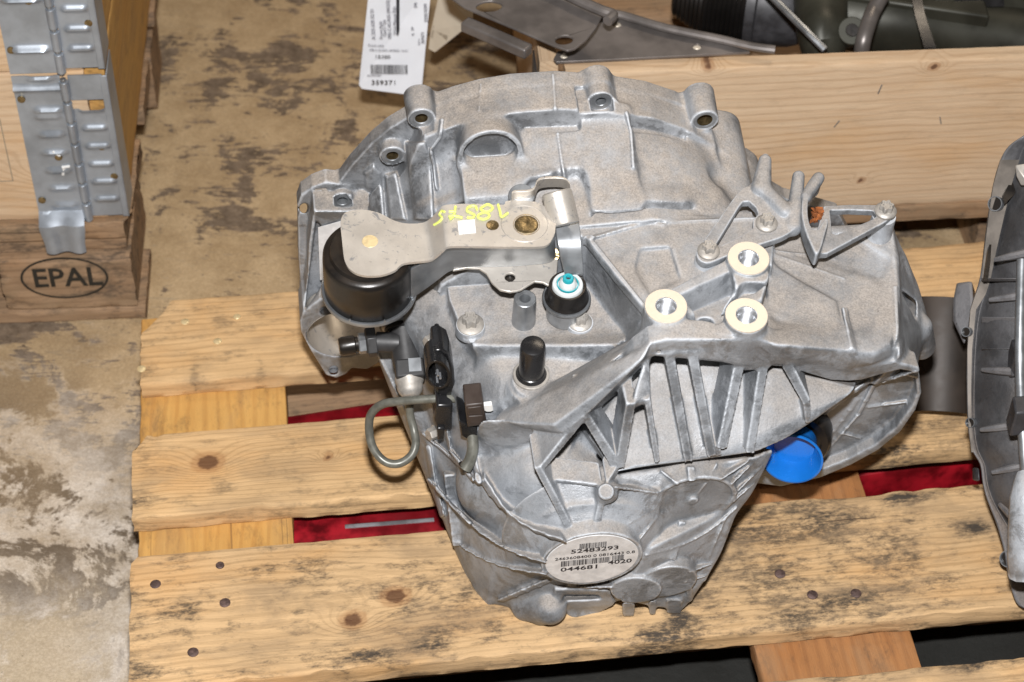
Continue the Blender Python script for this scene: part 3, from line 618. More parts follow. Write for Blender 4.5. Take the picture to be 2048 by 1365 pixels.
mt_ = empty('electric_motor', at(1940, 40, .1), 'dark cylindrical electric motor with a black sticker, right end of the pine box', 'motor')
A_ = at(1835, 5, .13); B_ = at(2130, -5, .13); axm = (B_-A_)/np.linalg.norm(B_-A_)
mb = MB(); mb.lathe(A_, axm, [(0, 0), (.045, .001), (.05, .006), (.05, .17), (.046, .175), (.046, .3), (0, .3)], 40); obj('body', mb, 'greysteel', mt_, smooth=40)
mb = MB(); s0 = A_+axm*.03; n_ = -FW; side = np.cross(axm, n_); side /= np.linalg.norm(side)
mb.box(s0+n_*.0505-side*.004, axm*.055, side*.02, n_*.0006) ; obj('sticker', mb, 'plastic', mt_)
mb = MB(); mb.tube([at(1765, -10, .2), at(1748, 20, .19), at(1738, 45, .185), at(1725, 90, .17), at(1722, 130, .14)], .0085, 14)
hs = tagp(obj('braided_hose', mb, 'alustrip'), 'grey braided hose stub standing up beside the steering rack', 'hose')
mb = MB(); mb.sheet([at(1822, -10, .17), at(1830, 30, .165), at(1848, 95, .15)], [at(1842, -10, .17), at(1850, 30, .165), at(1872, 95, .15)], (0, -.001, -.002))
tagp(obj('strap', mb, 'plastic'), 'black flat strap between the hose and the motor in the box', 'strap')
# ------------------------------------------------------------------ paper tags hanging from the profile
def tag_card(name, px, z, label, mat):
    P_ = [at(x, y, z_) for (x, y), z_ in zip(px, z)]
    n_ = np.cross(P_[1]-P_[0], P_[-1]-P_[0]); n_ /= np.linalg.norm(n_)
    if n_@FW > 0: n_ = -n_
    # clipped lower corners
    mb = MB(); mb.prism(P_, -n_*.0006); t_ = empty(name, (P_[-1]+P_[-2])/2, label, 'label'); obj('card', mb, mat, t_, smooth=None)
    return t_, P_, n_
zt, zb = .16, .02
t1, P_, n_ = tag_card('parts_label', [(740, -40), (864, -40), (842, 193), (724, 178), (718, 170)], [zt, zt, zb, zb, zb+.004], 'white parts label printed 359371 hanging beside the profile', 'paper')
ux = P_[2]-P_[3]; ux /= np.linalg.norm(ux); uy = np.cross(n_, ux)
def on1(px, py): return onplane(px, py, P_[2]+n_*.0003, n_)
def fr1(px, py, rot=0):
    a_ = math.radians(rot); return basis(on1(px, py), ux*math.cos(a_)+uy*math.sin(a_), n_)
put_text('number', '359371', fr1(768, 166), .0085, 'ink', t1, sx=1.15); put_text('number', '18380', fr1(765, 114), .0062, 'ink', t1, sx=1.15)
barcode('barcode', fr1(779, 139), .043, .012, 'ink', t1, 3)
put_text('print', 'MB C-KLASS (W205) 14-21', fr1(778, 101, -1), .0038, 'greyink', t1, sx=1.0); put_text('print', 'Front axle', fr1(752, 91, -1), .0036, 'greyink', t1, sx=1.2)
put_text('print', '#ICIRMO#0*', fr1(749, 151), .003, 'greyink', t1)
for x_, y_, s_, b_ in ((746, 48, .0058, 'A 205 628 32 01'), (762, 60, .0052, 'Front Axle'), (769, 56, .0052, 'Gat/2-Typ'), (778, 38, .0056, 'MB C-KLASS (W205)'), (790, 42, .0056, '2016 Merce Fab'), (826, 62, .0045, 'R   PP'), (832, 10, .006, 'P4'), (838, 84, .0034, 'Ref nr'), (846, 76, .0052, '359371'), (852, 26, .0056, '3335/1099')):
    put_text('print', b_, fr1(x_, y_, 92), s_, 'greyink', t1)
mb = MB(); mb.prism([on1(792, -40)+n_*.0002, on1(799, -40)+n_*.0002, on1(799, 60)+n_*.0002, on1(796, 72)+n_*.0002, on1(793, 60)+n_*.0002], n_*.0002); obj('marker_stroke', mb, 'ink', t1, smooth=None)
t2, P_, n_ = tag_card('parts_label', [(880, -20), (946, 22), (944, 46), (870, 105), (857, 98), (862, 62)], [.11, .11, .10, .02, .02, .05], 'cream paper label with grey barcode, half behind the profile end', 'cream')
ux = P_[3]-P_[4]; d_ = onplane(922, 12, P_[0], n_)-onplane(905, 88, P_[0], n_); uyy = d_/np.linalg.norm(d_); uxx = np.cross(uyy, n_)
P0c = P_[0]+n_*.0003
barcode('barcode', basis(onplane(888, 50, P0c, n_), uxx, n_), .019, .034, 'pencil', t2, 5, 16)
put_text('print', 'A205620', basis(onplane(866, 64, P0c, n_), uyy, n_), .005, 'pencil', t2); put_text('print', '359371\nFront axle\nRef 3335', basis(onplane(916, 20, P0c, n_), uyy, n_), .0045, 'pencil', t2)
# ------------------------------------------------------------------ neighbouring dark bell housing at the right edge
nb = empty('gearbox_housing', at(2040, 1120, 0), 'dark dirty gearbox bell housing cut off by the right edge', 'gearbox')
rows = [  # py, outer edge px, inner flange px, z
 (250, 2075, 2085, .330), (275, 2042, 2060, .325), (290, 2015, 2046, .315), (320, 1998, 2036, .300), (370, 1984, 2020, .280), (430, 1975, 2006, .258), (500, 1966, 1990, .230), (560, 1960, 1978, .208), (590, 1948, 1968, .196), (620, 1938, 1956, .184), (700, 1932, 1948, .155), (780, 1932, 1946, .128), (850, 1934, 1946, .108), (905, 1940, 1952, .094), (925, 1962, 1970, .088), (960, 1962, 1970, .078), (1000, 1972, 1982, .068), (1040, 1990, 2006, .058), (1075, 2000, 2028, .05), (1110, 2010, 2044, .042), (1150, 2013, 2052, .034), (1200, 2028, 2064, .02), (1225, 2040, 2070, .012)]
mb = MB(); G_ = []
for (y_, a_, b_, z_) in rows:
    r_ = [at(a_+2, y_+3, z_-.020), at(a_, y_, z_-.002), at(a_+1.5, y_, z_), at(b_, y_, z_), at(b_+1, y_+1, z_-.003), at(b_+10, y_+2, z_+.002), at(b_+35, y_, z_+.022), at(b_+80, y_, z_+.036), at(b_+140, y_, z_+.042), at(b_+220, y_, z_+.03), at(b_+300, y_, z_-.04)]
    G_.append(r_)
nc = len(G_[0]); bs = [mb.addv(r_) for r_ in G_]
for i in range(len(bs)-1):
    for j in range(nc-1): mb.f.append((bs[i]+j, bs[i+1]+j, bs[i+1]+j+1, bs[i]+j+1))
    mb.f.append((bs[i]+nc-1, bs[i+1]+nc-1, bs[i+1], bs[i]))
mb.f.append(tuple(bs[0]+j for j in range(nc))); mb.f.append(tuple(bs[-1]+nc-1-j for j in range(nc)))
ob = obj('bell_housing', mb, 'darkcast', nb, smooth=48); sb = ob.modifiers.new('s', 'SUBSURF'); sb.levels = 2; sb.render_levels = 2
bm = bmesh.new(); bm.from_mesh(ob.data); bmesh.ops.recalc_face_normals(bm, faces=bm.faces); bm.to_mesh(ob.data); bm.free()
for px_, py_, z_, r_ in ((1989, 408, .268, .009), (1931, 664, .170, .006), (1939, 846, .111, .006), (2014, 1118, .040, .010)):
    mb = MB(); c_ = at(px_+2, py_, z_); d_ = np.array([-.35, -.75, .55]); d_ /= np.linalg.norm(d_)
    d_ = -FW*.8-RT*.6
    mb.lathe(c_-d_*.004, d_, [(r_*.75, 0), (r_*.75, .0056), (r_*.66, .0056), (r_*.66, .001), (0, .001)], 24); obj('bolt_hole', mb, 'zincdark', nb)
    mb = MB(); mb.lathe(c_-d_*.004, d_, [(0, .0030), (r_*.62, .0030)], 24); obj('bolt_hole_bottom', mb, 'rubber', nb)
mb = MB(); lo_ = []; hi_ = []
for (y_, a_, b_, z_) in rows:
    if 315 <= y_ <= 910: lo_.append(at(a_+3, y_, z_+.0004)); hi_.append(at(b_+(3 if y_ < 600 else -4), y_, z_+.0012))
mb.sheet(lo_, hi_, FW*.002); obj('machined_flange', mb, 'flangeface', nb, smooth=60)
for L_, z_ in (([(2006, 392), (2018, 368), (2034, 350), (2044, 346), (2040, 372), (2026, 392), (2010, 408)], .281), ([(1968, 560), (1976, 500), (1984, 470), (1981, 520), (1975, 560)], .235)):
    mb = MB(); mb.prism([at(x, y, z_) for x, y in L_], FW*.004); obj('flange_window', mb, 'rubber', nb, smooth=None)
mb = MB(); mb.hull([at(x, y, z) for x, y, z in ((2030, 330, .318), (2060, 326, .32), (2060, 372, .31), (2042, 372, .304), (2032, 352, .31), (2050, 350, .29))]); obj('rusty_pad', mb, 'zinc', nb, bevel=.001)
for L_ in ([(1990, 520), (2060, 505)], [(1980, 600), (2060, 590)], [(1965, 740), (2026, 744)], [(1962, 860), (2030, 852)], [(1985, 945), (2060, 930)], [(2000, 1010), (2050, 1060)]):
    mb = MB(); zz = {520: .248, 600: .215, 740: .158, 860: .122, 945: .100, 1010: .085}[L_[0][1]]; mb.tube([at(L_[0][0], L_[0][1], zz), at((L_[0][0]+L_[1][0])/2, (L_[0][1]+L_[1][1])/2, zz+.012), at(L_[1][0], L_[1][1], zz+.020)], [.002, .0035, .004], 8); obj('casting_rib', mb, 'darkcast', nb)
for (a_, b_, w_) in (((2030, 700), (2060, 700), 10), ((2032, 815), (2062, 812), 12)):
    mb = MB(); mb.box(at(a_[0], a_[1]+w_, .2), at(b_[0], b_[1]+w_, .2)-at(a_[0], a_[1]+w_, .2), (0, .02, .0), (0, 0, -.03)); obj('clamp', mb, 'darksteel', nb, bevel=.002)
mb = MB(); mb.tube([at(2044, 520, .27), at(2040, 700, .225), at(2044, 840, .18), at(2056, 1000, .13)], .0045, 12); obj('steel_pipe', mb, 'zincdark', nb)
for y_, z_, w_ in ((560, .232, .006), (640, .200, .010), (700, .18, .004)):
    mb = MB(); mb.hull([at(1962, y_-w_*600, z_-.01), at(1962, y_+w_*600, z_-.02), at(2045, y_-w_*500, z_+.02), at(2045, y_+w_*500, z_+.015), at(1970, y_, z_-.03), at(2045, y_, z_-.03)]); obj('rib', mb, 'darkcast', nb, bevel=.001)
mb = MB(); mb.hull([at(x, y, z) for x, y, z in ((1912, 566, .17), (1944, 562, .18), (1950, 640, .16), (1928, 690, .14), (1905, 640, .15), (1905, 600, .16), (1950, 580, .11), (1925, 680, .09))]); obj('lug', mb, 'darkcast', nb, bevel=.003)
mb = MB(); mb.hull([at(x, y, z) for x, y, z in ((1944, 935, .07), (1958, 935, .075), (1960, 965, .07), (1945, 962, .06), (1955, 950, .03))]); obj('lug', mb, 'darksteel', nb, bevel=.002)
mb = MB(); mb.tube([at(2062, 950, .16), at(2058, 1000, .15), at(2050, 1090, .12), at(2062, 1140, .10)], [.012, .016, .014, .02], 14); obj('bright_lug', mb, 'cast', nb)
# brown oxidised half shell between both gearboxes
mb = MB(); R_ = .040; A_ = at(1900, 650, .055); B_ = at(1888, 800, .012); d_ = B_-A_
A3 = at(1898, 602, .085); B3 = at(1888, 828, .018); d3 = (B3-A3); s3 = np.cross(d3, FW); s3 /= np.linalg.norm(s3); n3 = np.cross(s3, d3); n3 /= np.linalg.norm(n3)
if n3@FW > 0: n3 = -n3
ra = []; rb = []
for i in range(17):
    t = math.pi*(i/16); ra.append(A3+s3*R_*math.cos(t)*.95+n3*(R_*.55*math.sin(t))); rb.append(B3+s3*R_*.72*math.cos(t)+n3*(R_*.5*math.sin(t)))
mb.sheet(ra, rb, -n3*.003)
tagp(obj('metal_shell', mb, 'brownsteel', smooth=50, bevel=.0008), 'dark brown curved steel shell lying between the two gearboxes', 'metal part')
# ================================================================== GEARBOX
PH = math.radians(7.5); TA = math.radians(9)
GU = np.array([math.cos(PH), math.sin(PH), 0]); GW = np.array([math.sin(PH)*math.cos(TA), -math.cos(PH)*math.cos(TA), -math.sin(TA)]); GV = np.cross(GW, GU)
GO = at(1100, 430, .215)
def P(px, py, u=None, v=None, w=None):
    d = ray(px, py); N, val = (GU, u) if u is not None else (GV, v) if v is not None else (GW, w)
    t = (val/1000-(CAM-GO)@N)/(d@N); q = CAM+t*d-GO
    return np.array([q@GU, q@GV, q@GW])*1000
def Wd(p): p = np.asarray(p, float)/1000; return GO+GU*p[0]+GV*p[1]+GW*p[2]
def PW(px, py, **k): return Wd(P(px, py, **k))
H_VOX = 1.25
# ---- small signed distance modeller for the castings (millimetres, axes u v w)
def smax(a, b, k):
    if k <= 0: return np.maximum(a, b)
    h = np.maximum(k-np.abs(a-b), 0); return np.maximum(a, b)+h*h*(.25/k)
def smin(a, b, k): return -smax(-a, -b, k)
class Hull:
    def __init__(s, pts, r=1.5):
        bm = bmesh.new(); vs = [bm.verts.new([float(c) for c in p]) for p in pts]; bmesh.ops.convex_hull(bm, input=vs)
        pts = np.array([v.co[:] for v in bm.verts if v.link_faces]); c = pts.mean(0); pl = []
        for f in bm.faces:
            n = np.array(f.normal[:]); 
            if not np.isfinite(n).all() or np.linalg.norm(n) < .5: continue
            d = n@np.array(f.verts[0].co[:])
            if n@c > d: n, d = -n, -d
            if not any(n@m > .9985 and abs(d-e) < .6 for m, e in pl): pl.append((n, d))
        bm.free(); s.pl = pl; s.lo = pts.min(0); s.hi = pts.max(0); s.r = r
    def ev(s, X, Y, Z):
        d = None
        for n, c in s.pl:
            e = (X*n[0]-c)+Y*n[1]+Z*n[2]; d = e if d is None else (smax(d, e, s.r) if s.r else np.maximum(d, e))
        return d
class Cone:
    def __init__(s, a, b, ra, rb=None, r=1.):
        s.a = np.asarray(a, float); s.b = np.asarray(b, float); s.ra = ra; s.rb = ra if rb is None else rb; s.r = r
        m = max(s.ra, s.rb); s.lo = np.minimum(s.a, s.b)-m; s.hi = np.maximum(s.a, s.b)+m
    def ev(s, X, Y, Z):
        ax = s.b-s.a; L = np.linalg.norm(ax); ax = ax/L
        x = X-s.a[0]; y = Y-s.a[1]; z = Z-s.a[2]; t = x*ax[0]+y*ax[1]+z*ax[2]
        rr = np.sqrt(np.maximum(x*x+y*y+z*z-t*t, 0)); k = (s.rb-s.ra)/L
        return smax((rr-(s.ra+k*t))/math.sqrt(1+k*k), np.abs(t-L/2)-L/2, s.r)
class Caps:
    def __init__(s, a, b, ra, rb=None):
        s.a = np.asarray(a, float); s.b = np.asarray(b, float); s.ra = ra; s.rb = ra if rb is None else rb
        m = max(s.ra, s.rb); s.lo = np.minimum(s.a, s.b)-m; s.hi = np.maximum(s.a, s.b)+m
    def ev(s, X, Y, Z):
        ax = s.b-s.a; L2 = ax@ax; x = X-s.a[0]; y = Y-s.a[1]; z = Z-s.a[2]
        t = np.clip((x*ax[0]+y*ax[1]+z*ax[2])/L2, 0, 1)
        return np.sqrt((x-t*ax[0])**2+(y-t*ax[1])**2+(z-t*ax[2])**2)-(s.ra+(s.rb-s.ra)*t)
class Ball:
    def __init__(s, c, r): s.c = np.asarray(c, float); s.r = np.asarray(r if np.ndim(r) else (r, r, r), float); s.lo = s.c-s.r; s.hi = s.c+s.r
    def ev(s, X, Y, Z):
        k = np.sqrt(((X-s.c[0])/s.r[0])**2+((Y-s.c[1])/s.r[1])**2+((Z-s.c[2])/s.r[2])**2); return (k-1)*s.r.min()
class Prism:
    """outline in two of the axes, run along the third between lo and hi; top = (a, bx, by) tilts the hi end"""
    def __init__(s, poly, axis, lo, hi, r=1.5, top=None, rp=0, bot=None):
        s.p = np.asarray(poly, float); s.ax = axis; s.l = lo; s.h = hi; s.r = r; s.top = top; s.rp = rp; s.bot = bot
        A = [i for i in range(3) if i != axis]; s.A = A; s.lo = np.zeros(3); s.hi = np.zeros(3)
        s.lo[A] = s.p.min(0)-rp; s.hi[A] = s.p.max(0)+rp; s.lo[axis] = lo; s.hi[axis] = hi
        if top is not None:
            vals = [top[0]+top[1]*q[0]+top[2]*q[1] for q in s.p]; s.hi[axis] = max(vals)
        if bot is not None:
            vals = [bot[0]+bot[1]*q[0]+bot[2]*q[1] for q in s.p]; s.lo[axis] = min(vals)
    def ev(s, X, Y, Z):
        C = [X, Y, Z]; x, y = C[s.A[0]], C[s.A[1]]; t = C[s.ax]
        shp = np.broadcast_shapes(x.shape, y.shape); d = np.full(shp, 1e9, np.float32); sg = np.ones(shp, np.float32); n = len(s.p)
        for i in range(n):
            a = s.p[i]; b = s.p[i-1]; e = b-a; wx = x-a[0]; wy = y-a[1]; tt = np.clip((wx*e[0]+wy*e[1])/(e@e+1e-9), 0, 1)
            d = np.minimum(d, (wx-e[0]*tt)**2+(wy-e[1]*tt)**2)
            c1 = y >= a[1]; c2 = y < b[1]; c3 = e[0]*wy > e[1]*wx
            fl_ = (c1 & c2 & c3) | (~c1 & ~c2 & ~c3); sg = np.where(fl_, -sg, sg)
        d = sg*np.sqrt(d)-s.rp
        hi = s.h if s.top is None else s.top[0]+s.top[1]*x+s.top[2]*y
        lo = s.l if s.bot is None else s.bot[0]+s.bot[1]*x+s.bot[2]*y
        return smax(smax(d, t-hi, s.r), lo-t, s.r)
class Field:
    def __init__(s, lo, hi, h):
        s.lo = np.asarray(lo, float); s.h = h; s.n = np.ceil((np.asarray(hi)-s.lo)/h).astype(int)+1
        s.d = np.full(s.n, 60., np.float32)
    def sub(s, pr, m):
        a = np.clip(np.floor((pr.lo-m-s.lo)/s.h).astype(int), 0, s.n-1); b = np.clip(np.ceil((pr.hi+m-s.lo)/s.h).astype(int)+1, 1, s.n)
        if (b <= a).any(): return None, None
        sl = tuple(slice(i, j) for i, j in zip(a, b))
        ax = [(s.lo[i]+s.h*np.arange(a[i], b[i])).astype(np.float32) for i in range(3)]
        return sl, (ax[0][:, None, None], ax[1][None, :, None], ax[2][None, None, :])
    def add(s, pr, k=4.):
        sl, g = s.sub(pr, max(k, 3)+9)
        if sl is None: return
        s.d[sl] = smin(s.d[sl], pr.ev(*g).astype(np.float32), k)
    def cut(s, pr, k=1.5):
        sl, g = s.sub(pr, max(k, 2)+3)
        if sl is None: return
        s.d[sl] = smax(s.d[sl], -pr.ev(*g).astype(np.float32), k)
    def emb(s, pr, h, k=1.5):
        """raise (h>0) or sink (h<0) the surface inside pr"""
        sl, g = s.sub(pr, 4)
        if sl is None: return
        m = pr.ev(*g).astype(np.float32); d0 = s.d[sl]
        if h > 0: s.d[sl] = smin(d0, smax(d0-h, m, k), k)
        else: s.d[sl] = smax(d0, -smax(-(d0-h), m, k), k)
    def mesh(s):
        d = s.d; d[0], d[-1] = 9, 9; d[:, 0], d[:, -1] = 9, 9; d[:, :, 0], d[:, :, -1] = 9, 9
        ins = d < 0; n = d.shape
        cs = np.zeros((n[0]-1, n[1]-1, n[2]-1), np.uint8)
        for dx in (0, 1):
            for dy in (0, 1):
                for dz in (0, 1): cs += ins[dx:n[0]-1+dx, dy:n[1]-1+dy, dz:n[2]-1+dz]
        act = (cs > 0) & (cs < 8); ijk = np.argwhere(act); idx = np.full(act.shape, -1, np.int32); idx[act] = np.arange(len(ijk))
        cor = [(a, b, c) for a in (0, 1) for b in (0, 1) for c in (0, 1)]; val = {}
        for c in cor: val[c] = d[ijk[:, 0]+c[0], ijk[:, 1]+c[1], ijk[:, 2]+c[2]]
        acc = np.zeros((len(ijk), 3)); cnt = np.zeros(len(ijk))
        for a in cor:
            for ax in range(3):
                if a[ax]: continue
                b = list(a); b[ax] = 1; b = tuple(b); va, vb = val[a], val[b]; m = (va < 0) != (vb < 0)
                t = np.where(m, va/(va-vb+1e-12), 0); p = np.zeros((len(ijk), 3)); p[:] = a; p[:, ax] += t
                acc[m] += p[m]; cnt[m] += 1
        V = s.lo+s.h*(ijk+acc/cnt[:, None]); Q = []
        for ax in range(3):
            o1, o2 = [(1, 2), (2, 0), (0, 1)][ax]
            a = ins; sl0 = [slice(1, -1)]*3; sl0[ax] = slice(0, -1); sl1 = [slice(1, -1)]*3; sl1[ax] = slice(1, None)
            A_, B_ = a[tuple(sl0)], a[tuple(sl1)]
            for flip in (False, True):
                e = np.argwhere((A_ & ~B_) if not flip else (~A_ & B_))
                if not len(e): continue
                e[:, [i for i in range(3) if i != ax]] += 1
                def ci(q1, q2): f = e.copy(); f[:, o1] -= q1; f[:, o2] -= q2; return idx[f[:, 0], f[:, 1], f[:, 2]]
                q = np.stack([ci(1, 1), ci(0, 1), ci(0, 0), ci(1, 0)], 1)
                Q.append(q[:, ::-1] if flip else q)
        return V, np.concatenate(Q)
def mk(name, fld, mat, parent, smooth=75, relax=1):
    V, Q = fld.mesh(); Q = Q[(Q >= 0).all(1)]
    # light relaxation takes the voxel steps out
    for _ in range(relax):
        acc = np.zeros_like(V); c = np.zeros(len(V))
        for i in range(4):
            a, b = Q[:, i], Q[:, (i+1) % 4]; np.add.at(acc, a, V[b]); np.add.at(c, a, 1)
        V = V*.6+acc/np.maximum(c, 1)[:, None]*.4
    W_ = GO+(V[:, :1]*GU+V[:, 1:2]*GV+V[:, 2:]*GW)/1000
    me = bpy.data.meshes.new(name); me.vertices.add(len(W_)); me.vertices.foreach_set('co', W_.astype(np.float32).ravel())
    me.loops.add(Q.size); me.loops.foreach_set('vertex_index', Q.astype(np.int32).ravel())
    me.polygons.add(len(Q)); me.polygons.foreach_set('loop_start', np.arange(0, Q.size, 4, dtype=np.int32))
    me.update(calc_edges=True); me.validate()
    print(name, len(V), 'verts', round(time.time()-T0, 1))
    o = link(name, me, M[mat], parent); me.polygons.foreach_set('use_smooth', [True]*len(me.polygons)); return o
class Drawn:
    """band of width t (mm) under a polyline drawn in the picture, or the filled outline when t is None"""
    def __init__(s, L, t, H_, m):
        s.p = np.array([q[:2] for q in L], float); s.t = t; H_ = np.array(H_); m = m+(t or 0)/2; s.lo = H_.min(0)-m; s.hi = H_.max(0)+m
    def ev(s, X, Y, Z):
        Q = [(GO-CAM)[i]*1000+X*GU[i]+Y*GV[i]+Z*GW[i] for i in range(3)]
        z = Q[0]*FW[0]+Q[1]*FW[1]+Q[2]*FW[2]; x = (Q[0]*RT[0]+Q[1]*RT[1]+Q[2]*RT[2])/z*F+1024; y = 682.5-(Q[0]*UP[0]+Q[1]*UP[1]+Q[2]*UP[2])/z*F
        p = s.p; d = None; n = len(p); sg = None
        seg = [(p[i], p[i+1]) for i in range(n-1)] if s.t is not None else [(p[i-1], p[i]) for i in range(n)]
        for a, b in seg:
            e = b-a; wx = x-a[0]; wy = y-a[1]; tt = np.clip((wx*e[0]+wy*e[1])/(e@e+1e-9), 0, 1); q = (wx-e[0]*tt)**2+(wy-e[1]*tt)**2
            d = q if d is None else np.minimum(d, q)
            if s.t is None:
                c1 = y >= a[1]; c2 = y < b[1]; c3 = e[0]*wy > e[1]*wx; fl_ = (c1 & c2 & c3) | (~c1 & ~c2 & ~c3)
                sg = np.where(fl_, -1., 1.) if sg is None else np.where(fl_, -sg, sg)
        mm = z/F; d = np.sqrt(d)*mm
        return (d-s.t/2) if s.t is not None else d*sg
def earea(F_, L, h, k=2., near=16):
    R = hits(F_, L+[L[0]], 30)
    if R: F_.emb(Drawn(L, None, [r[0] for r in R], near), h, k)
class Uni:
    def __init__(s, L): s.L = L; s.lo = np.min([q.lo for q in L], 0); s.hi = np.max([q.hi for q in L], 0)
    def ev(s, X, Y, Z):
        d = None
        for q in s.L: e = q.ev(X, Y, Z); d = e if d is None else np.minimum(d, e)
        return d
def hit(F_, px, py):
    """first point of the casting so far along the line of sight through a picture point"""
    d = ray(px, py); d = d/np.linalg.norm(d); vd = np.array([d@GU, d@GV, d@GW]); o = (CAM-GO); o = np.array([o@GU, o@GV, o@GW])*1000
    t = np.arange(1300, 2150, .5)[:, None]; q = o+vd*t; k = np.round((q-F_.lo)/F_.h).astype(int); ok = ((k >= 0) & (k < F_.n)).all(1)
    kk = np.clip(k, 0, F_.n-1); v = F_.d[kk[:, 0], kk[:, 1], kk[:, 2]]; m = ok & (v < 0)
    return (q[m.argmax()], vd) if m.any() else (None, vd)
def hits(F_, L, sub=14):
    Q = []
    for a, b in zip(L[:-1], L[1:]):
        n = max(1, int(math.hypot(b[0]-a[0], b[1]-a[1])/sub))
        for i in range(n): Q.append((a[0]+(b[0]-a[0])*i/n, a[1]+(b[1]-a[1])*i/n))
    Q.append(L[-1][:2]); R = []
    for q in Q:
        h_, vd = hit(F_, *q)
        if h_ is not None: R.append((h_, vd))
    for _ in range(3):
        R = [R[i] if i in (0, len(R)-1) else (R[i][0]+R[i][1]*float((((R[i-1][0]+R[i+1][0])/2-R[i][0])@R[i][1])*.5), R[i][1]) for i in range(len(R))]
    return R
def slabs(R, t, near, far):
    out = []
    for (a, vd), (b, _) in zip(R[:-1], R[1:]):
        if np.linalg.norm(b-a) > 30: continue
        n = np.cross(b-a, vd); n /= np.linalg.norm(n); e = (b-a)/np.linalg.norm(b-a)*.6; a_, b_ = a-e, b+e
        out.append(Hull([p+n*s*t/2+vd*m for p in (a_, b_) for s in (1, -1) for m in (-near, far)], 0))
    return out
def eline(F_, L, t, h, wref=0, k=1.4, near=16, far=9):
    """raise or sink a band of the surface under a drawn line"""
    R = hits(F_, L)
    if R: F_.emb(Drawn(L, t, [r[0] for r in R], near), h, k)
def crib(F_, L, t, h, dep=14, k=2., t1=None, sub=22):
    """upright fin whose crest stands h above the casting under a drawn line"""
    R = hits(F_, L, sub); D0 = R[0][1]*.92+np.array([0, 0, -.38]); D = D0/np.linalg.norm(D0)*(dep+h); n_ = len(R); cs = []
    for i, (p, vd) in enumerate(R): cs.append(p-vd*h)
    # even out the crest
    for _ in range(8): cs = [cs[0]]+[(cs[i-1]+2*cs[i]+cs[i+1])/4 for i in range(1, n_-1)]+[cs[-1]]
    for i in range(n_-1):
        a, b = cs[i], cs[i+1]; d = b-a
        if np.linalg.norm(d) > 40: continue
        n = np.array([-d[1], d[0], 0]); n /= np.linalg.norm(n)+1e-9
        ta = t+((t1 if t1 else t)-t)*i/(n_-1); tb = t+((t1 if t1 else t)-t)*(i+1)/(n_-1); e = d/np.linalg.norm(d)*.5
        F_.add(Hull([a-e+n*ta/2, a-e-n*ta/2, b+e+n*tb/2, b+e-n*tb/2, a+D+n*(ta/2+1.2), a+D-n*(ta/2+1.2), b+D+n*(tb/2+1.2), b+D-n*(tb/2+1.2)], .8), k)
gb = empty('gearbox', Wd((20, -215, 170)), 'grey aluminium manual gearbox standing on the wooden pallet, with oval barcode label', 'gearbox')
def pw(L, w): return [tuple(P(x, y, w=w)[:2]) for x, y in L]           # outline (u, v) at depth w
def pv(L, v): return [tuple(P(x, y, v=v)[[0, 2]]) for x, y in L]       # outline (u, w) at height v
# ------------------------------------------------------------------ bell housing
B = Field((-262, -222, -4), (312, 208, 138), H_VOX)
out0 = pw([(594, 412), (600, 392), (622, 375), (650, 362), (668, 352), (700, 308), (740, 264), (775, 234), (812, 212), (860, 190), (905, 174), (960, 159), (1020, 149), (1110, 143), (1200, 149), (1290, 163), (1350, 182), (1370, 192), (1420, 222), (1450, 255), (1475, 282), (1500, 310), (1515, 345)], 1)
hid = [(215, 18), (270, -10), (290, -50), (270, -110), (180, -165), (60, -198), (-60, -198), (-150, -178), (-212, -150), (-232, -90), (-232, -20)]
B.add(Prism(out0+hid, 2, 0, 15, 1.5), 1)
# deep rim over the top of the arc
rimtop = [(1, 188)]
arc_hi = pw([(840, 200), (905, 175), (960, 160), (1020, 150), (1110, 144), (1200, 150), (1290, 164), (1370, 193), (1420, 224), (1450, 256), (1480, 292), (1510, 335)], 1)
B.add(Prism(arc_hi+[(190, 20), (120, -100), (-60, -100), (-150, 60)], 2, 0, 44, 2.5), 2)
# conical body
cir = lambda R, w, n=26, c=(0, 0): [(c[0]+R*math.cos(t), c[1]+R*math.sin(t), w) for t in [2*math.pi*i/n for i in range(n)]]
B.add(Hull(cir(176, 8, 30)+[(-113, 66, 128), (-71, 104, 128), (-13, 134, 128), (62, 138, 128), (135, 128, 128), (165, 80, 128), (170, -100, 128), (60, -170, 128), (-110, -150, 128), (-150, -60, 128)], 5), 5)
B.add(Hull(cir(180, 38, 30, (-2, 0))+cir(162, 72, 24, (0, 0))+[(-140, 20, 125), (-95, 92, 125), (-13, 138, 125), (62, 141, 125), (138, 128, 125), (165, -60, 125), (-100, -120, 125)], 4), 7)
# inner bumps: wave under the lever and the ledge next to it
eline(B, [(850, 430), (930, 392), (1010, 366), (1100, 352)], 9, 4, k=5)
eline(B, [(1000, 398), (1080, 386), (1150, 372), (1205, 388)], 20, -5, k=9, near=30); eline(B, [(1225, 408), (1300, 396), (1360, 400)], 16, 3.5, k=9, near=30); eline(B, [(1200, 432), (1300, 424), (1380, 428)], 10, -2.5, k=7, near=24)
eline(B, [(900, 440), (980, 410)], 14, -5, k=7, near=24)
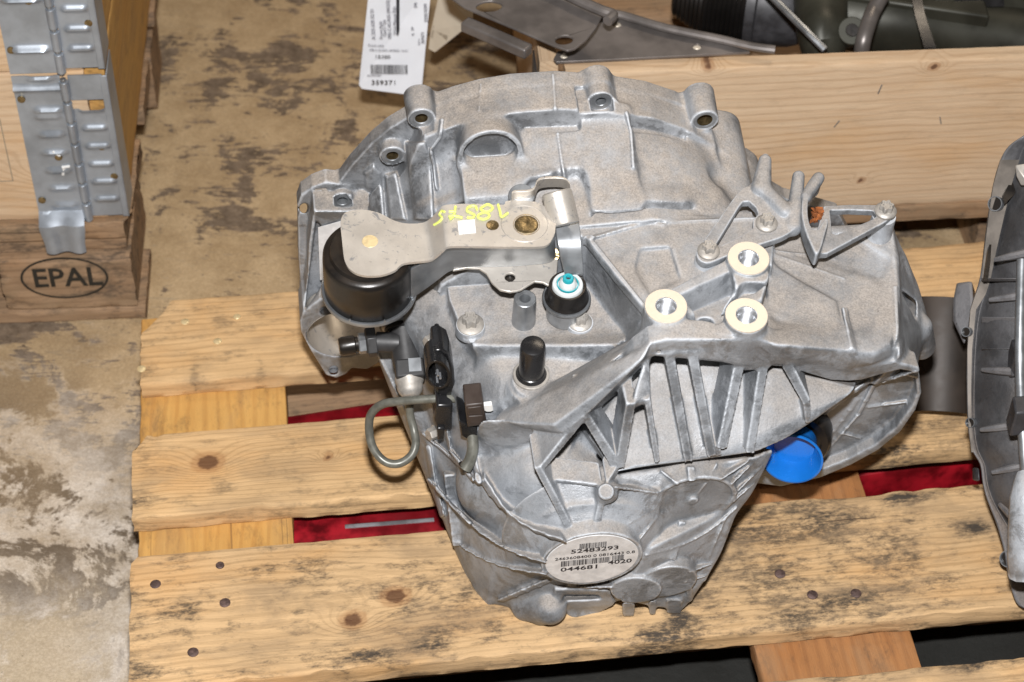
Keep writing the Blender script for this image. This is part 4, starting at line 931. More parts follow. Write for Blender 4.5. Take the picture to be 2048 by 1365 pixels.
# bolt bosses round the flange: (px, py, radius, w front, bore)
boss = [(843, 239, 11.6, 29, 5.4), (785, 314, 11.2, 26, 5.2), (685, 404, 10.8, 24, 4.8), (1202, 205, 11.5, 31, 4.6), (1410, 243, 12, 34, 6.8)]
for (x, y, r, w, b) in boss:
    p = P(x, y, w=w); B.add(Cone((p[0], p[1]-.5, 0), p, r+1.5, r, 1.2), 5)
p = P(1487, 300, w=0); B.add(Cone((p[0]-2, p[1]-16, 0), (p[0]-2, p[1]-16, 66), 17, 14, 4), 6)
p = P(1440, 300, w=40); B.add(Cone((p[0], p[1]-14, 0), (p[0]+6, p[1]-26, 112), 26, 20, 5), 10)
p = P(1380, 300, w=46); B.add(Hull([p+(-8, 0, -30), p+(20, 14, -30), p+(-4, -3, 14), p+(22, -2, 14), p+(0, -30, 0), p+(26, -30, 30)], 3), 6)
# square pocket behind the middle boss, then lips
q = P(1200, 205, w=30); B.cut(Prism([(q[0]-20, q[1]+3), (q[0]+15, q[1]+3), (q[0]+18, q[1]+40), (q[0]-20, q[1]+40)], 2, 17, 48, 2.), 2)
B.add(Cone((q[0], q[1], 0), q, 12, 11.5, 1.2), 3)
B.add(Hull([q+(-18, -1, 5), q+(22, -1, 5), q+(24, -34, 92), q+(-16, -35, 92), q+(-20, -40, 10), q+(20, -40, 10)], 4), 9)
# column ribs on the left of the dome running with the axis
earea(B, [(728, 345), (748, 330), (762, 345), (770, 440), (742, 440)], 4.5, 4); earea(B, [(770, 350), (792, 345), (812, 440), (780, 440)], 4, 3); earea(B, [(812, 285), (850, 285), (862, 320), (868, 440), (828, 440), (818, 350)], 5, 3)
eline(B, [(700, 392), (704, 432)], 4, 4, k=3)
eline(B, [(884, 240, 40), (880, 275, 46), (862, 300, 54)], 3, 3, k=2)
eline(B, [(862, 305, 54), (868, 330, 66), (874, 378, 84)], 3, 3.5, k=1.5)
# hood with the half round window
c = P(980, 296, w=62)
B.add(Cone((c[0], c[1]-9, 26), (c[0], c[1]-4, 67), 25.5, 27, 1.), 5)
B.cut(Cone((c[0], c[1]-4, 54), (c[0], c[1]-5, 100), 22.6, 24.0, .6), .8)
B.add(Hull([c+(-26, -8, 0), c+(26, -9, 0), c+(-26, -19, 34), c+(26, -19, 34), c+(-24, -34, -10), c+(24, -34, -10), c+(-24, -36, 44), c+(24, -36, 44)], 3), 10)
# raised mould line and web edges on the surface
eline(B, [(1106, 150, 10), (1112, 240, 48), (1120, 300, 66), (1129, 355, 84)], 2.4, 1.6, k=1.2); eline(B, [(1253, 225, 40), (1262, 262, 52), (1267, 335, 80)], 2.6, 2.2, k=1.5)
eline(B, [(962, 168, 12), (958, 222, 40)], 1.6, .9)
# shadowy groove between rim and dome
for q0, q1 in ((P(1050, 238, w=48), P(1160, 236, w=48)), (P(1262, 248, w=48), P(1370, 278, w=46))):
    B.emb(Hull([q0+(0, 10, -3), q0+(0, -14, -3), q0+(0, 10, 4), q0+(0, -14, 4), q1+(0, 10, -3), q1+(0, -14, -3), q1+(0, 10, 4), q1+(0, -14, 4)], 1), -3.5, 3)
# cavity patch on the right shoulder
B.cut(Ball(P(1440, 345, w=72)+(6, 6, 6), (16, 12, 14)), 6); B.cut(Ball(P(1462, 375, w=84)+(8, 8, 8), (14, 12, 12)), 6)
# left ear and starter flange
ear = pw([(594, 412), (602, 390), (625, 374), (652, 364), (700, 370), (745, 400), (742, 430), (700, 440), (640, 428), (606, 426)], 16)
B.add(Prism(ear, 2, 0, 17, 1.5), 3)
B.cut(Cone(P(641, 383, w=8), P(641, 383, w=18), 6.5, 6.5, .5), .8)
B.add(Cone(P(641, 383, w=12), P(641, 383, w=15.5), 6.0, 5.6, .5), .4)
B.cut(Cone(P(609, 417, w=-5), P(609, 417, w=30), 4.5, 4.5, .5), .8)
wl = pw([(628, 430), (742, 430), (760, 560), (770, 600), (760, 700), (715, 740), (700, 735), (690, 748), (668, 755), (648, 746), (620, 700), (603, 664), (604, 640), (616, 560), (618, 500)], 44)
B.add(Prism(wl, 2, 0, 40, 2.), 3)
st = pw([(600, 642), (606, 622), (640, 598), (700, 590), (770, 610), (800, 660), (780, 712), (735, 738), (704, 736), (692, 748), (672, 756), (652, 750), (622, 702), (602, 664)], 56)
B.add(Prism(st, 2, 20, 57, 1.2), 2)
sc_ = P(692, 668, w=56); B.cut(Cone((sc_[0]-1, sc_[1], -8), (sc_[0]-1, sc_[1], 62), 35.5, 35.5, .5), 1.0)
B.cut(Cone(P(667, 741, w=40), P(667, 741, w=62), 4.4, 4.4, .3), .8)
B.cut(Cone(P(650, 623, w=40), P(650, 623, w=62), 4.4, 4.4, .3), .8)
# pocket in the left wall
B.cut(Hull([P(x, y, w=w) for x, y in ((632, 440), (622, 560), (610, 620), (626, 600), (650, 560), (642, 450)) for w in (28, 60)], 2), 3)
# bores
for (x, y, r, w, b) in boss:
    p = P(x, y, w=w); B.cut(Cone((p[0], p[1], w-26), (p[0], p[1], w+10), b, b, .2), .7)
    if b != 6.5: B.cut(Cone((p[0], p[1], w-.9), (p[0], p[1], w+10), r*.86, r*.86, .2), .5)
B.cut(Cone((0, 0, -6), (0, 0, 60), 150, 90, 3), 2)
mk('bell_housing', B, 'bell', gb)
del B
# ------------------------------------------------------------------ gear case
A = Field((-178, -222, 100), (338, 182, 374), H_VOX)
# core of the case
A.add(Hull([(-152, 40, 118), (-113, 66, 118), (160, 105, 118), (190, -100, 118), (60, -168, 118), (-120, -160, 118), (-92, 30, 240), (-60, 62, 240), (150, 60, 240), (170, -60, 235), (90, -150, 250), (-60, -165, 250), (-104, -120, 245)], 4), 4)
# left lower flank that carries the fins
A.add(Hull([P(762, 742, w=104), P(750, 700, w=104), P(850, 952, w=158), P(898, 1078, w=236), P(940, 1182, w=280), P(975, 1222, w=306), P(985, 1120, w=300), P(960, 960, w=236), P(940, 840, w=190), P(900, 700, w=140), P(880, 640, w=108), (-40, -160, 250), (-60, -60, 290), (0, -60, 200), (-60, -170, 180)], 3), 5)
# top decks
def vprism(L, v, lo, r=2., dv=0): return Prism(pv(L, v), 1, lo, v, r)
A.add(vprism([(893, 566), (905, 545), (1000, 470), (1180, 430), (1260, 480), (1300, 560), (1320, 640), (1290, 640), (1170, 655), (1060, 672), (948, 690), (925, 662), (898, 600)], 72, -40, 2), 3)
A.add(vprism([(1100, 428), (1200, 428), (1300, 425), (1420, 430), (1545, 440), (1548, 500), (1545, 530), (1470, 530), (1340, 600), (1296, 622), (1235, 550), (1176, 476), (1120, 462)], 138, 60, 2.5), 4)
A.add(vprism([(1530, 455), (1640, 448), (1782, 440), (1800, 510), (1802, 600), (1798, 655), (1784, 690), (1750, 708), (1700, 712), (1650, 690), (1590, 655), (1535, 632)], 118, 100, 7), 8)
A.add(vprism([(1535, 520), (1600, 560), (1672, 600), (1700, 700), (1640, 676), (1580, 645), (1535, 626)], 122, 100, 4), 5)
# dished wall line of the deck and floor bumps
A.emb(Hull([P(x, y, v=v) for x, y in ((1280, 500), (1340, 495), (1360, 560), (1300, 590), (1270, 540)) for v in (128, 146)], 3), -4, 4)
A.emb(Hull([P(x, y, v=v) for x, y in ((1560, 500), (1640, 510), (1760, 560), (1780, 520), (1700, 470), (1580, 465)) for v in (100, 128)], 3), -3.5, 5)
for (x0, y0, x1, y1, v, w_, h) in ((1170, 475, 1292, 628, 138, 3.5, 3.), (1180, 478, 1290, 445, 138, 1.2, 1.6), (1290, 445, 1330, 452, 138, 1.2, 1.6), (1330, 446, 1520, 438, 138, 1.3, 1.8), (1690, 612, 1706, 700, 123, 2.5, 3.0), (1788, 575, 1797, 700, 118, 1.5, 1.6), (1545, 510, 1690, 560, 118, 1.5, 1.2), (1535, 500, 1620, 503, 120, 1.3, 1.4)):
    a = P(x0, y0, v=v); b = P(x1, y1, v=v); d = b-a; n = np.array([-d[2], 0, d[0]]); n /= np.linalg.norm(n)
    A.emb(Hull([a+n*w_+(0, 8, 0), a-n*w_+(0, 8, 0), a+n*w_-(0, 8, 0), a-n*w_-(0, 8, 0), b+n*w_+(0, 8, 0), b-n*w_+(0, 8, 0), b+n*w_-(0, 8, 0), b-n*w_-(0, 8, 0)], 0), h, 1.5)
eline(A, [(1180, 478, 165), (1292, 446, 150)], 1.6, 1.4)
# knobbly right end
A.add(Hull([P(1782, 440, w=128), P(1790, 505, w=140), P(1810, 545, w=150), P(1836, 562, w=152), P(1858, 632, w=176), P(1846, 700, w=206), P(1835, 740, w=216), P(1800, 712, v=112), P(1790, 560, v=112), (240, -60, 140), (240, -60, 210), (300, -40, 170), (240, 60, 120)], 3), 6)
A.add(Caps(P(1788, 520, w=146)+(0, -4, 0), P(1802, 552, w=156)+(-2, -4, 0), 8, 9), 8)
A.add(Caps(P(1822, 556, w=140)+(-4, -8, 0), P(1850, 640, w=165)+(-8, -8, 0), 9, 8), 8)
A.add(Caps(P(1846, 655, w=190)+(-4, 0, 0), P(1850, 690, w=180)+(-4, 0, 0), 12, 13), 5)
A.cut(Hull([P(1800, 580, w=190), P(1826, 600, w=190), P(1830, 640, w=200), P(1802, 640, w=200), P(1802, 590, w=150)+(4, 6, 0), P(1826, 610, w=150)+(4, 6, 0)], 2), 4)
# seam step against the bell housing
A.add(Prism([(-116, 64), (-113, 74), (-71, 108), (-13, 140), (62, 143), (150, 128), (160, 90), (0, 0)], 2, 116, 130, 1.), 1)
for x, y in ((935, 540), (985, 505)): pass
# ---- lower left clip arm and the long brace that runs up to the pads
A.add(Hull([P(988, 838, w=248), P(1002, 822, w=240), P(1046, 800, w=236), P(1176, 728, w=226), P(1240, 690, w=216), P(1292, 660, w=226), P(1300, 690, w=262), P(1288, 716, w=270), P(1172, 832, w=286), P(1122, 868, w=290), P(1108, 850, w=286), P(1020, 846, w=262), P(1120, 880, w=250), P(1292, 740, w=240), P(1010, 860, w=240)], 1.5), 2)
A.emb(Hull([P(1050, 822, w=250)+(0, 0, 20), P(1200, 730, w=250)+(0, 0, 10), P(1285, 678, w=250), P(1150, 772, w=258)+(0, 0, 14), P(1060, 826, w=256)+(0, 0, 14), P(1120, 800, w=200), P(1240, 740, w=200)], 2), -4.5, 3)
A.add(Hull([P(958, 842, w=250), P(990, 838, w=252), P(1110, 850, w=270), P(1118, 868, w=272), P(1062, 880, w=262), P(1000, 900, w=252), P(985, 905, w=248), P(962, 900, w=240), P(952, 870, w=238), P(1010, 870, w=225), P(1110, 870, w=240)], 1.5), 2.5)
# shoulder of the deck front with a step
A.add(Hull([P(948, 690, v=72), P(1290, 640, v=72), P(1236, 690, w=216), P(1040, 800, w=214), P(960, 760, w=206), P(990, 800, w=206), (-60, -40, 150), (60, -40, 150), (-60, -40, 200), (40, -40, 210)], 3), 5)
A.add(Hull([P(945, 790, w=214), P(1030, 800, w=222), P(1060, 815, w=232), P(980, 838, w=238), P(945, 830, w=226), (-100, -20, 150), (-40, -20, 200), (-60, -60, 220)], 3), 5)
# collar under the black pin
pc = P(1062, 762, v=66); A.add(Cone(pc+(0, -50, 0), pc, 18, 15, 2), 5)
A.add(Cone(pc+(0, -70, 10), pc+(0, -6, 3), 22, 17, 2), 6)
# ---- body with the pads
A.add(Hull([P(1290, 690, w=240), P(1292, 712, w=262), P(1400, 702, w=262), P(1475, 730, w=262), P(1570, 726, w=256), P(1620, 738, w=250), P(1560, 672, w=246), (30, 60, 190), (150, 60, 190), (40, 108, 200), (140, 112, 160), (140, 112, 190), (60, 112, 190)], 3), 4)
arch = pw([(1270, 706), (1300, 684), (1332, 676), (1400, 676), (1470, 676), (1520, 676), (1546, 684), (1590, 706), (1640, 726), (1700, 736), (1790, 720), (1838, 734), (1838, 744), (1800, 737), (1770, 744), (1722, 758), (1696, 760), (1660, 758), (1616, 745), (1590, 737), (1571, 728), (1548, 726), (1533, 737), (1522, 739), (1482, 739), (1468, 728), (1436, 712), (1390, 703), (1380, 706), (1368, 702), (1356, 699), (1344, 705), (1338, 716), (1330, 703), (1318, 698), (1304, 706), (1300, 724), (1288, 722), (1172, 838), (1165, 836), (1160, 840), (1126, 874), (1110, 858), (1240, 740)], 258)
A.add(Prism(arch, 2, 242, 260, 1.8), 3)
A.add(Hull([P(1535, 640, v=120), P(1590, 655, v=120), P(1650, 690, v=118), P(1700, 712, v=118), P(1750, 710, v=116), P(1786, 692, v=112), P(1800, 660, v=108), P(1832, 734, w=246), P(1700, 746, w=264), P(1640, 730, w=264), P(1590, 712, w=264), P(1546, 690, w=264), (150, 100, 200), (260, 100, 200), (256, 92, 230), (140, 96, 240)], 4), 4)
# threaded mounting pads with their necks
pads = [P(1497, 517, v=155), P(1493, 631, v=155), P(1332, 613, v=155)]
A.add(Hull([pads[0]+(-14, -3, -10), pads[0]+(16, -3, -6), pads[0]+(16, -3, 14), pads[1]+(16, -3, -16), pads[1]+(-4, -3, -16), pads[0]+(4, -3, 16), pads[0]+(0, -40, 0), pads[1]+(10, -40, 0), pads[1]+(0, -40, -10)], 2), 3)
A.add(Hull([pads[0]+(-17, -4, -4), pads[0]+(-10, -4, 6), pads[2]+(-2, -6, -17), pads[2]+(6, -6, -12), pads[0]+(-17, -34, -4), pads[2]+(-4, -34, -14), pads[2]+(10, -34, -6), pads[0]+(-8, -34, 8)], 2), 2.5)
A.add(Hull([pads[2]+(0, -4, 17), pads[2]+(0, -4, 6), pads[1]+(0, -6, 6), pads[1]+(0, -6, 17), pads[2]+(0, -34, 17), pads[1]+(0, -34, 17), pads[2]+(0, -34, 4), pads[1]+(0, -34, 4)], 2), 3)
A.cut(Hull([pads[0]+(-8, 4, 20), pads[0]+(12, 4, 22), pads[1]+(10, 4, -22), pads[1]+(-10, 4, -20), pads[0]+(-6, -16, 22), pads[0]+(10, -16, 24), pads[1]+(8, -16, -24), pads[1]+(-8, -16, -22)], 2), 3)
A.cut(Hull([pads[2]+(16, 6, -14), pads[2]+(20, 6, 6), pads[1]+(-22, 6, 4), pads[1]+(-18, 6, -18), pads[0]+(-16, 6, 20), pads[2]+(18, -18, -8), pads[2]+(22, -18, 4), pads[1]+(-24, -18, 0), pads[1]+(-22, -18, -12), pads[0]+(-18, -18, 22)], 2), 4)
A.add(Hull([pads[2]+(16, -6, -10), pads[2]+(24, -8, 2), pads[2]+(12, -8, 6), pads[2]+(22, -22, -6), pads[2]+(26, -22, 10), pads[2]+(8, -22, 4)], 2), 3)
A.add(Hull([pads[0]+(-14, -8, 22), pads[0]+(-6, -8, 20), pads[1]+(-14, -12, -18), pads[1]+(-18, -14, -14), pads[0]+(-14, -22, 24), pads[1]+(-20, -22, -12), pads[1]+(-10, -22, -18)], 2), 3)
for p in pads: A.add(Cone(p+(0, -42, 0), p, 17.5, 17.2, .6), 3)
hp_ = P(1412, 641, v=132); A.cut(Cone(hp_+(0, -40, 0), hp_+(0, 20, 0), 6.5, 6.5, .5), 1.5)
# ---- sloping floor below the arch (ends in the shelf edge)
shelf = [(1120, 955, 292), (1236, 942, 300), (1320, 929, 301), (1430, 916, 300), (1512, 905, 297), (1570, 880, 290), (1622, 846, 280), (1700, 790, 268)]
A.add(Hull([P(x, y, w=w) for x, y, w in shelf]+[P(1170, 838, w=244), P(1286, 716, w=226), P(1400, 700, w=226), P(1500, 728, w=226), P(1600, 738, w=226), P(1716, 757, w=240), P(1710, 775, w=262), (-20, -20, 200), (60, -20, 200), (180, 0, 200), (0, 0, 260), (90, 0, 262)], 1.2), 2)
A.cut(Hull([P(1162, 850, w=300), P(1084, 938, w=322), P(1222, 936, w=322), P(1190, 870, w=306), P(1162, 860, w=252), P(1100, 936, w=268), P(1210, 930, w=268)], 2), 3)
# ribs: crest from a to b, given width, height below the crest
def rib(x0, y0, w0, x1, y1, w1, t0, t1, dep, k=1.3, F_=None, dr=1.0):
    a = P(x0, y0, w=w0); b = P(x1, y1, w=w1); d = (b-a)[:2]; n = np.array([-d[1], d[0], 0]); n /= np.linalg.norm(n)
    D = np.array([0, 0, -dep]); (F_ or A).add(Hull([a+n*t0/2, a-n*t0/2, b+n*t1/2, b-n*t1/2, a+D+n*(t0/2+dr), a+D-n*(t0/2+dr), b+D+n*(t1/2+dr), b+D-n*(t1/2+dr)], .5), k)
rib(1170, 832, 284, 1084, 938, 304, 8, 6, 40); rib(1170, 832, 284, 1236, 938, 304, 7, 9, 34)
A.add(Hull([P(1288, 722, w=262), P(1299, 724, w=262), P(1301, 803, w=284), P(1292, 803, w=285), P(1266, 806, w=286), P(1256, 822, w=288), P(1281, 750, w=270), P(1290, 740, w=232), P(1299, 803, w=250), P(1256, 822, w=256)], 1), 2)
rib(1262, 808, 287, 1240, 938, 304, 8, 8, 26); rib(1295, 800, 285, 1315, 926, 304, 5, 4.5, 26)
rib(1338, 708, 261, 1378, 925, 304, 8, 7, 36); rib(1384, 705, 261, 1424, 915, 304, 8, 7.5, 36)
rib(1478, 736, 261, 1444, 900, 302, 9, 9, 34); rib(1430, 893, 299, 1434, 914, 302, 8, 8, 14)
rib(1527, 738, 261, 1500, 908, 302, 8, 7.5, 34); rib(1574, 730, 260, 1614, 806, 280, 9, 7, 30); rib(1614, 806, 280, 1616, 848, 286, 6, 4, 16)
rib(1128, 868, 290, 1172, 834, 286, 7, 7, 30)
# ---- end cover: cone round the label boss
lc = P(1184, 1120, w=343)
A.add(Hull([(lc[0]+60*math.cos(t), lc[1]-4+60*math.sin(t), 322) for t in np.linspace(0, 6.28, 16)[:-1]]+[P(x, y, w=w) for x, y, w in ((966, 975, 250), (940, 1045, 258), (915, 1092, 256), (945, 1180, 286), (982, 1212, 306), (1060, 1000, 292), (1130, 950, 280), (1200, 955, 288), (1240, 960, 292), (1100, 1225, 320), (1300, 1200, 330), (1060, 945, 250))]+[(-40, -60, 220), (40, -60, 220)], 4), 6)
A.add(Cone((lc[0], lc[1]-3, 310), (lc[0], lc[1], 336), 74, 43, 3), 5)
A.add(Cone((lc[0], lc[1], 300), lc, 44, 42.5, .8), 1.5)
A.cut(Cone((lc[0], lc[1], lc[2]-.9), lc+(0, 0, 6), 40.2, 40.2, .3), .5)
# barrel over the idler at the left
A.add(Caps(P(1010, 950, w=262)+(0, -34, -14), P(1110, 955, w=290)+(0, -30, -22), 40, 38), 8)
A.add(Caps(P(1090, 1010, w=296)+(0, -22, -22), P(1180, 1000, w=306)+(0, -22, -22), 30, 28), 10)
# second small round pad
dc = P(1390, 1001, w=307); A.add(Cone((dc[0], dc[1], 285), dc, 36.5, 35.5, 1), 3); A.cut(Cone(dc+(0, 0, -2.4), dc+(0, 0, 8), 31.5, 31.5, .3), .8)
A.add(Cone(dc+(-2, 2, -8), dc+(-2, 2, 2.2), 6, 4, .8), 1.5)
rib(1412, 968, 306, 1386, 1000, 306, 2.5, 2.5, 6, 1, dr=.5); rib(1380, 1008, 306, 1362, 1036, 306, 2.5, 2.5, 6, 1, dr=.5)
# plate that joins the pads (front cover skin)
A.add(Hull([P(1240, 948, w=291), P(1330, 937, w=292), P(1440, 924, w=291), P(1512, 914, w=287), P(1552, 898, w=274), P(1505, 990, w=299), P(1475, 1030, w=302), P(1430, 1048, w=305), P(1300, 1050, w=316), P(1230, 1060, w=324), P(1215, 990, w=304), (0, -60, 240), (90, -60, 240), (110, -20, 240)], 3), 4)
# right lower flank, seen edge on
A.add(Hull([P(1482, 1008, w=300), P(1450, 1050, w=304), P(1440, 1120, w=320), P(1392, 1190, w=332), P(1368, 1222, w=334), P(1300, 1215, w=334), P(1250, 1200, w=334), P(1260, 1160, w=338), P(1300, 1100, w=336), P(1330, 1070, w=320), (100, -40, 200), (90, -140, 220), (0, -150, 230), (20, -160, 300), (60, -150, 300)], 3), 4)
A.add(Cone(P(1272, 1182, w=341)+(4, 0, -30), P(1272, 1182, w=341), 23, 22, 1), 2); A.add(Cone(P(1335, 1165, w=339)+(0, 0, -30), P(1335, 1165, w=339), 27, 26, 1), 2)
# radial fins of the cover
rib(1210, 984, 320, 1188, 1070, 338, 6, 5, 24); A.add(Caps(P(1210, 970, w=306), P(1215, 985, w=318), 12, 9), 4); A.add(Cone(P(1212, 984, w=312), P(1212, 984, w=326), 7.5, 6.5, 1), 2)
rib(1075, 935, 304, 1150, 1078, 338, 6, 7, 34); rib(1102, 962, 304, 1205, 974, 316, 5, 4, 22); rib(1236, 940, 304, 1214, 975, 318, 9, 8, 24)
for L_, t_, h_ in (([(1228, 976), (1316, 988)], 2.2, 2.5), ([(1310, 1018), (1258, 1048)], 1.8, 1.5), ([(1316, 1034), (1280, 1080)], 2.4, 2), ([(1365, 1045), (1345, 1120)], 6, 3.5), ([(1322, 944), (1356, 970)], 2.6, 5), ([(1382, 936), (1384, 962)], 6, 4), ([(1434, 930), (1416, 960)], 3, 5), ([(1498, 924), (1444, 960)], 2.4, 5),
                 ([(1530, 904), (1464, 970)], 2, 2.5), ([(1524, 935), (1470, 990)], 2, 2.5), ([(1508, 968), (1468, 1004)], 2, 2.5), ([(1290, 1112), (1372, 1096), (1440, 1056), (1474, 1016)], 2.6, 3), ([(1464, 1034), (1432, 1110), (1398, 1190)], 1.6, 2), ([(1452, 1036), (1420, 1110), (1386, 1186)], 1.4, 1.5),
                 ([(1380, 1146), (1424, 1130)], 2, 4), ([(1370, 1166), (1412, 1154)], 2, 4), ([(1360, 1190), (1402, 1180)], 2, 4), ([(1340, 1210), (1388, 1198)], 2, 4)):
    crib(A, L_, t_, h_, 8, 1.3)
# curved fins at the left of the cover
crib(A, [(966, 962), (982, 1000), (1012, 1036), (1054, 1066), (1090, 1088), (1130, 1084)], 9, 15, 30, 2.5)
crib(A, [(936, 1040), (962, 1066), (1000, 1096), (1040, 1116), (1088, 1126)], 8, 14, 30, 2.5)
crib(A, [(915, 1086), (950, 1118), (1000, 1138), (1048, 1150), (1090, 1150)], 6, 12, 30, 2)
crib(A, [(972, 1216), (1030, 1190), (1098, 1162)], 7, 12, 26, 2.5); crib(A, [(1106, 1214), (1145, 1170)], 7, 6, 20, 2); crib(A, [(1150, 1176), (1222, 1176)], 3.5, 5, 14, 2)

# long fins and webs on the left flank
crib(A, [(904, 950), (910, 1020), (916, 1092)], 14, 7, 16, 2, t1=9)
eline(A, [(856, 896), (866, 960), (884, 1030)], 5, 4, k=2); eline(A, [(846, 868), (884, 900), (958, 966)], 2.5, 4.5, k=1.2); eline(A, [(856, 960), (905, 1012), (940, 1046)], 3, 5, k=1.2); eline(A, [(940, 880), (950, 930), (958, 962)], 5, 4, k=2); eline(A, [(880, 700, 140), (880, 800, 170), (900, 900, 200), (945, 960, 236)], 3, 3)
eline(A, [(752, 700, 90), (790, 780, 110), (836, 880, 140)], 2, 1.5)
# boss and drain plug at the foot
A.add(Caps(P(1052, 1214, w=314), P(1100, 1216, w=328), 13, 15), 7); A.add(Caps(P(1082, 1222, w=318), P(1084, 1232, w=326), 11, 8.5), 4); A.add(Caps(P(1150, 1218, w=318), P(1190, 1222, w=318), 9, 7), 5)
A.add(Hull([P(1110, 1180, w=328), P(1220, 1180, w=330), P(1228, 1214, w=328), P(1190, 1232, w=322), P(1100, 1228, w=320), (-30, -130, 270), (30, -140, 270)], 2.5), 3)
A.cut(Hull([P(1122, 1186, w=342), P(1200, 1184, w=344), P(1212, 1204, w=340), P(1118, 1212, w=336), P(1130, 1190, w=312), P(1196, 1192, w=316)], 2), 2.5)
for (x0, x1, y) in ((1244, 1270, 1234), (1297, 1313, 1231), (1332, 1364, 1228), (1372, 1386, 1204)):
    A.add(Hull([P(x0, y-30, w=340), P(x1, y-30, w=340), P(x0+2, y, w=333), P(x1-2, y, w=333), P(x0, y-20, w=318), P(x1, y-20, w=318)], 2), 2.5)
# ---- differential end at the right
df = P(1694, 826, w=238)
def ell(w, sx=1, grow=0, L=None):
    L = L or [(1838, 745), (1842, 780), (1830, 815), (1800, 858), (1755, 895), (1700, 925), (1640, 950), (1560, 968), (1500, 960), (1490, 900), (1560, 850), (1640, 790), (1730, 748), (1790, 736)]
    return pw(L, w)
A.add(Prism(ell(232), 2, 150, 236, 3.), 4)
A.cut(Prism(pw([(1830, 752), (1832, 780), (1822, 806), (1792, 848), (1748, 884), (1695, 912), (1640, 934), (1560, 950), (1520, 930), (1560, 880), (1650, 806), (1735, 762), (1800, 744)], 232), 2, 225, 250, 2.), 2.5)
crib(A, [(1744, 772), (1790, 760), (1832, 744)], 3, 5, 10); crib(A, [(1748, 772), (1744, 800), (1716, 832)], 4, 5, 10); crib(A, [(1738, 764), (1700, 782), (1640, 836)], 5, 6, 10)
crib(A, [(1716, 800), (1690, 840), (1650, 884)], 2.5, 3.5, 8); crib(A, [(1736, 816), (1770, 814), (1812, 806)], 2.5, 4, 8); crib(A, [(1716, 832), (1680, 874), (1650, 906)], 2.5, 4, 8); crib(A, [(1684, 868), (1722, 878)], 2, 4, 8)
# ---- round the brace and let thin walls show: bores of the pads
for p in pads: A.cut(Cone(p+(0, -32, 0), p+(0, 6, 0), 9.4, 9.4, .2), .3)
SWH = {q: float((hit(A, *q)[0] if hit(A, *q)[0] is not None else (0, 0, 180))[2]) for q in ((884, 700), (885, 750), (885, 840), (878, 870), (950, 835), (862, 684), (866, 868))}; print(SWH)
mk('gear_case', A, 'cast', gb)
del A
# ------------------------------------------------------------------ machined pads, bores and thread
for p in pads:
    mb = MB(); mb.lathe(Wd(p), GV, [(.0086, -.001), (.0086, .0006), (.0166, .0006), (.0169, .0002), (.0169, -.001)], 44); obj('mounting_pad', mb, 'machined', gb, smooth=30)
    pf = [(.0087, .0005), (.0082, -.0006)]
    for i in range(15): pf += [(.0071, -.0014-.0016*i), (.0080, -.0014-.0016*i-.0008)]
    pf += [(.0071, -.026), (.0, -.027)]
    mb = MB(); mb.lathe(Wd(p), GV, pf, 36); obj('threaded_bore', mb, 'thread', gb, smooth=25)
for (x, y, r, w, b) in boss:
    c = PW(x, y, w=w); r_ = b/1000
    mb = MB(); mb.lathe(c, GW, [(r_*.98, -.0225), (r_*.98, -.0012), (r_*1.12, -.0006), (r*.00082, -.0006), (r*.00084, -.0012)], 30); obj('bolt_hole_face', mb, 'zincdark' if b != 6.5 else 'darkcast', gb, smooth=30)
    mb = MB(); mb.lathe(c, GW, [(0, -.017), (r_*.97, -.017), (r_*.97, -.001)], 24); obj('bolt_hole', mb, 'brass' if b > 5 and b != 6.5 else 'zincdark', gb, smooth=30)
mb = MB(); mb.lathe(Wd((sc_[0]-1, sc_[1], 0)), GW, [(.0353, .002), (.0353, .0555), (.0350, .0566)], 64); obj('starter_bore', mb, 'zinc', gb, smooth=30)
for q in ((667, 741), (650, 623)):
    c = PW(*q, w=57); mb = MB(); mb.lathe(c, GW, [(0, -.012), (.0041, -.012), (.0041, .0002)], 20); obj('threaded_bore', mb, 'thread', gb)
# ------------------------------------------------------------------ oval barcode label on the end cover
lo = Wd(lc+(0, 0, -.7)); mb = MB(); mb.lathe(lo, GW, [(0, .0005), (.0388, .0005), (.0392, 0), (.039, -.0004)], 56); lab = obj('label_disc', mb, 'dirtypaper', gb, smooth=None)
def lfr(px, py, rot=0):
    q = P(px, py, w=lc[2]-.15); a_ = math.radians(rot); return basis(Wd(q), GU*math.cos(a_)+GV*math.sin(a_), GW)
ro = 1.5
barcode('barcode', lfr(1187, 1091, ro), .023, .0085, 'ink', gb, 11, 26); put_text('number', '52483293', lfr(1190, 1100, ro), .0088, 'ink', gb, sx=1.15, offset=.0002)
put_text('number', '2463608400 0 0816443 0.8', lfr(1190, 1112, ro), .0062, 'ink', gb, sx=.98, offset=.0001)
barcode('barcode', lfr(1171, 1124, ro), .041, .009, 'ink', gb, 12, 40); barcode('barcode', lfr(1237, 1116, ro), .0105, .009, 'ink', gb, 13, 14)
put_text('number', '044681', lfr(1160, 1137, ro), .0092, 'ink', gb, sx=1.2, offset=.0002); put_text('number', '4020', lfr(1240, 1124, ro), .0092, 'ink', gb, sx=1.1, offset=.0002)
# paper sticker on the left wall of the bell
q = [P(636, 455, w=40.9), P(690, 440, w=40.9), P(690, 560, w=40.9), P(640, 560, w=40.9)]
mb = MB(); mb.prism([Wd(a) for a in q], GW*.0003); obj('paper_sticker', mb, 'dirtypaper', gb, smooth=None)
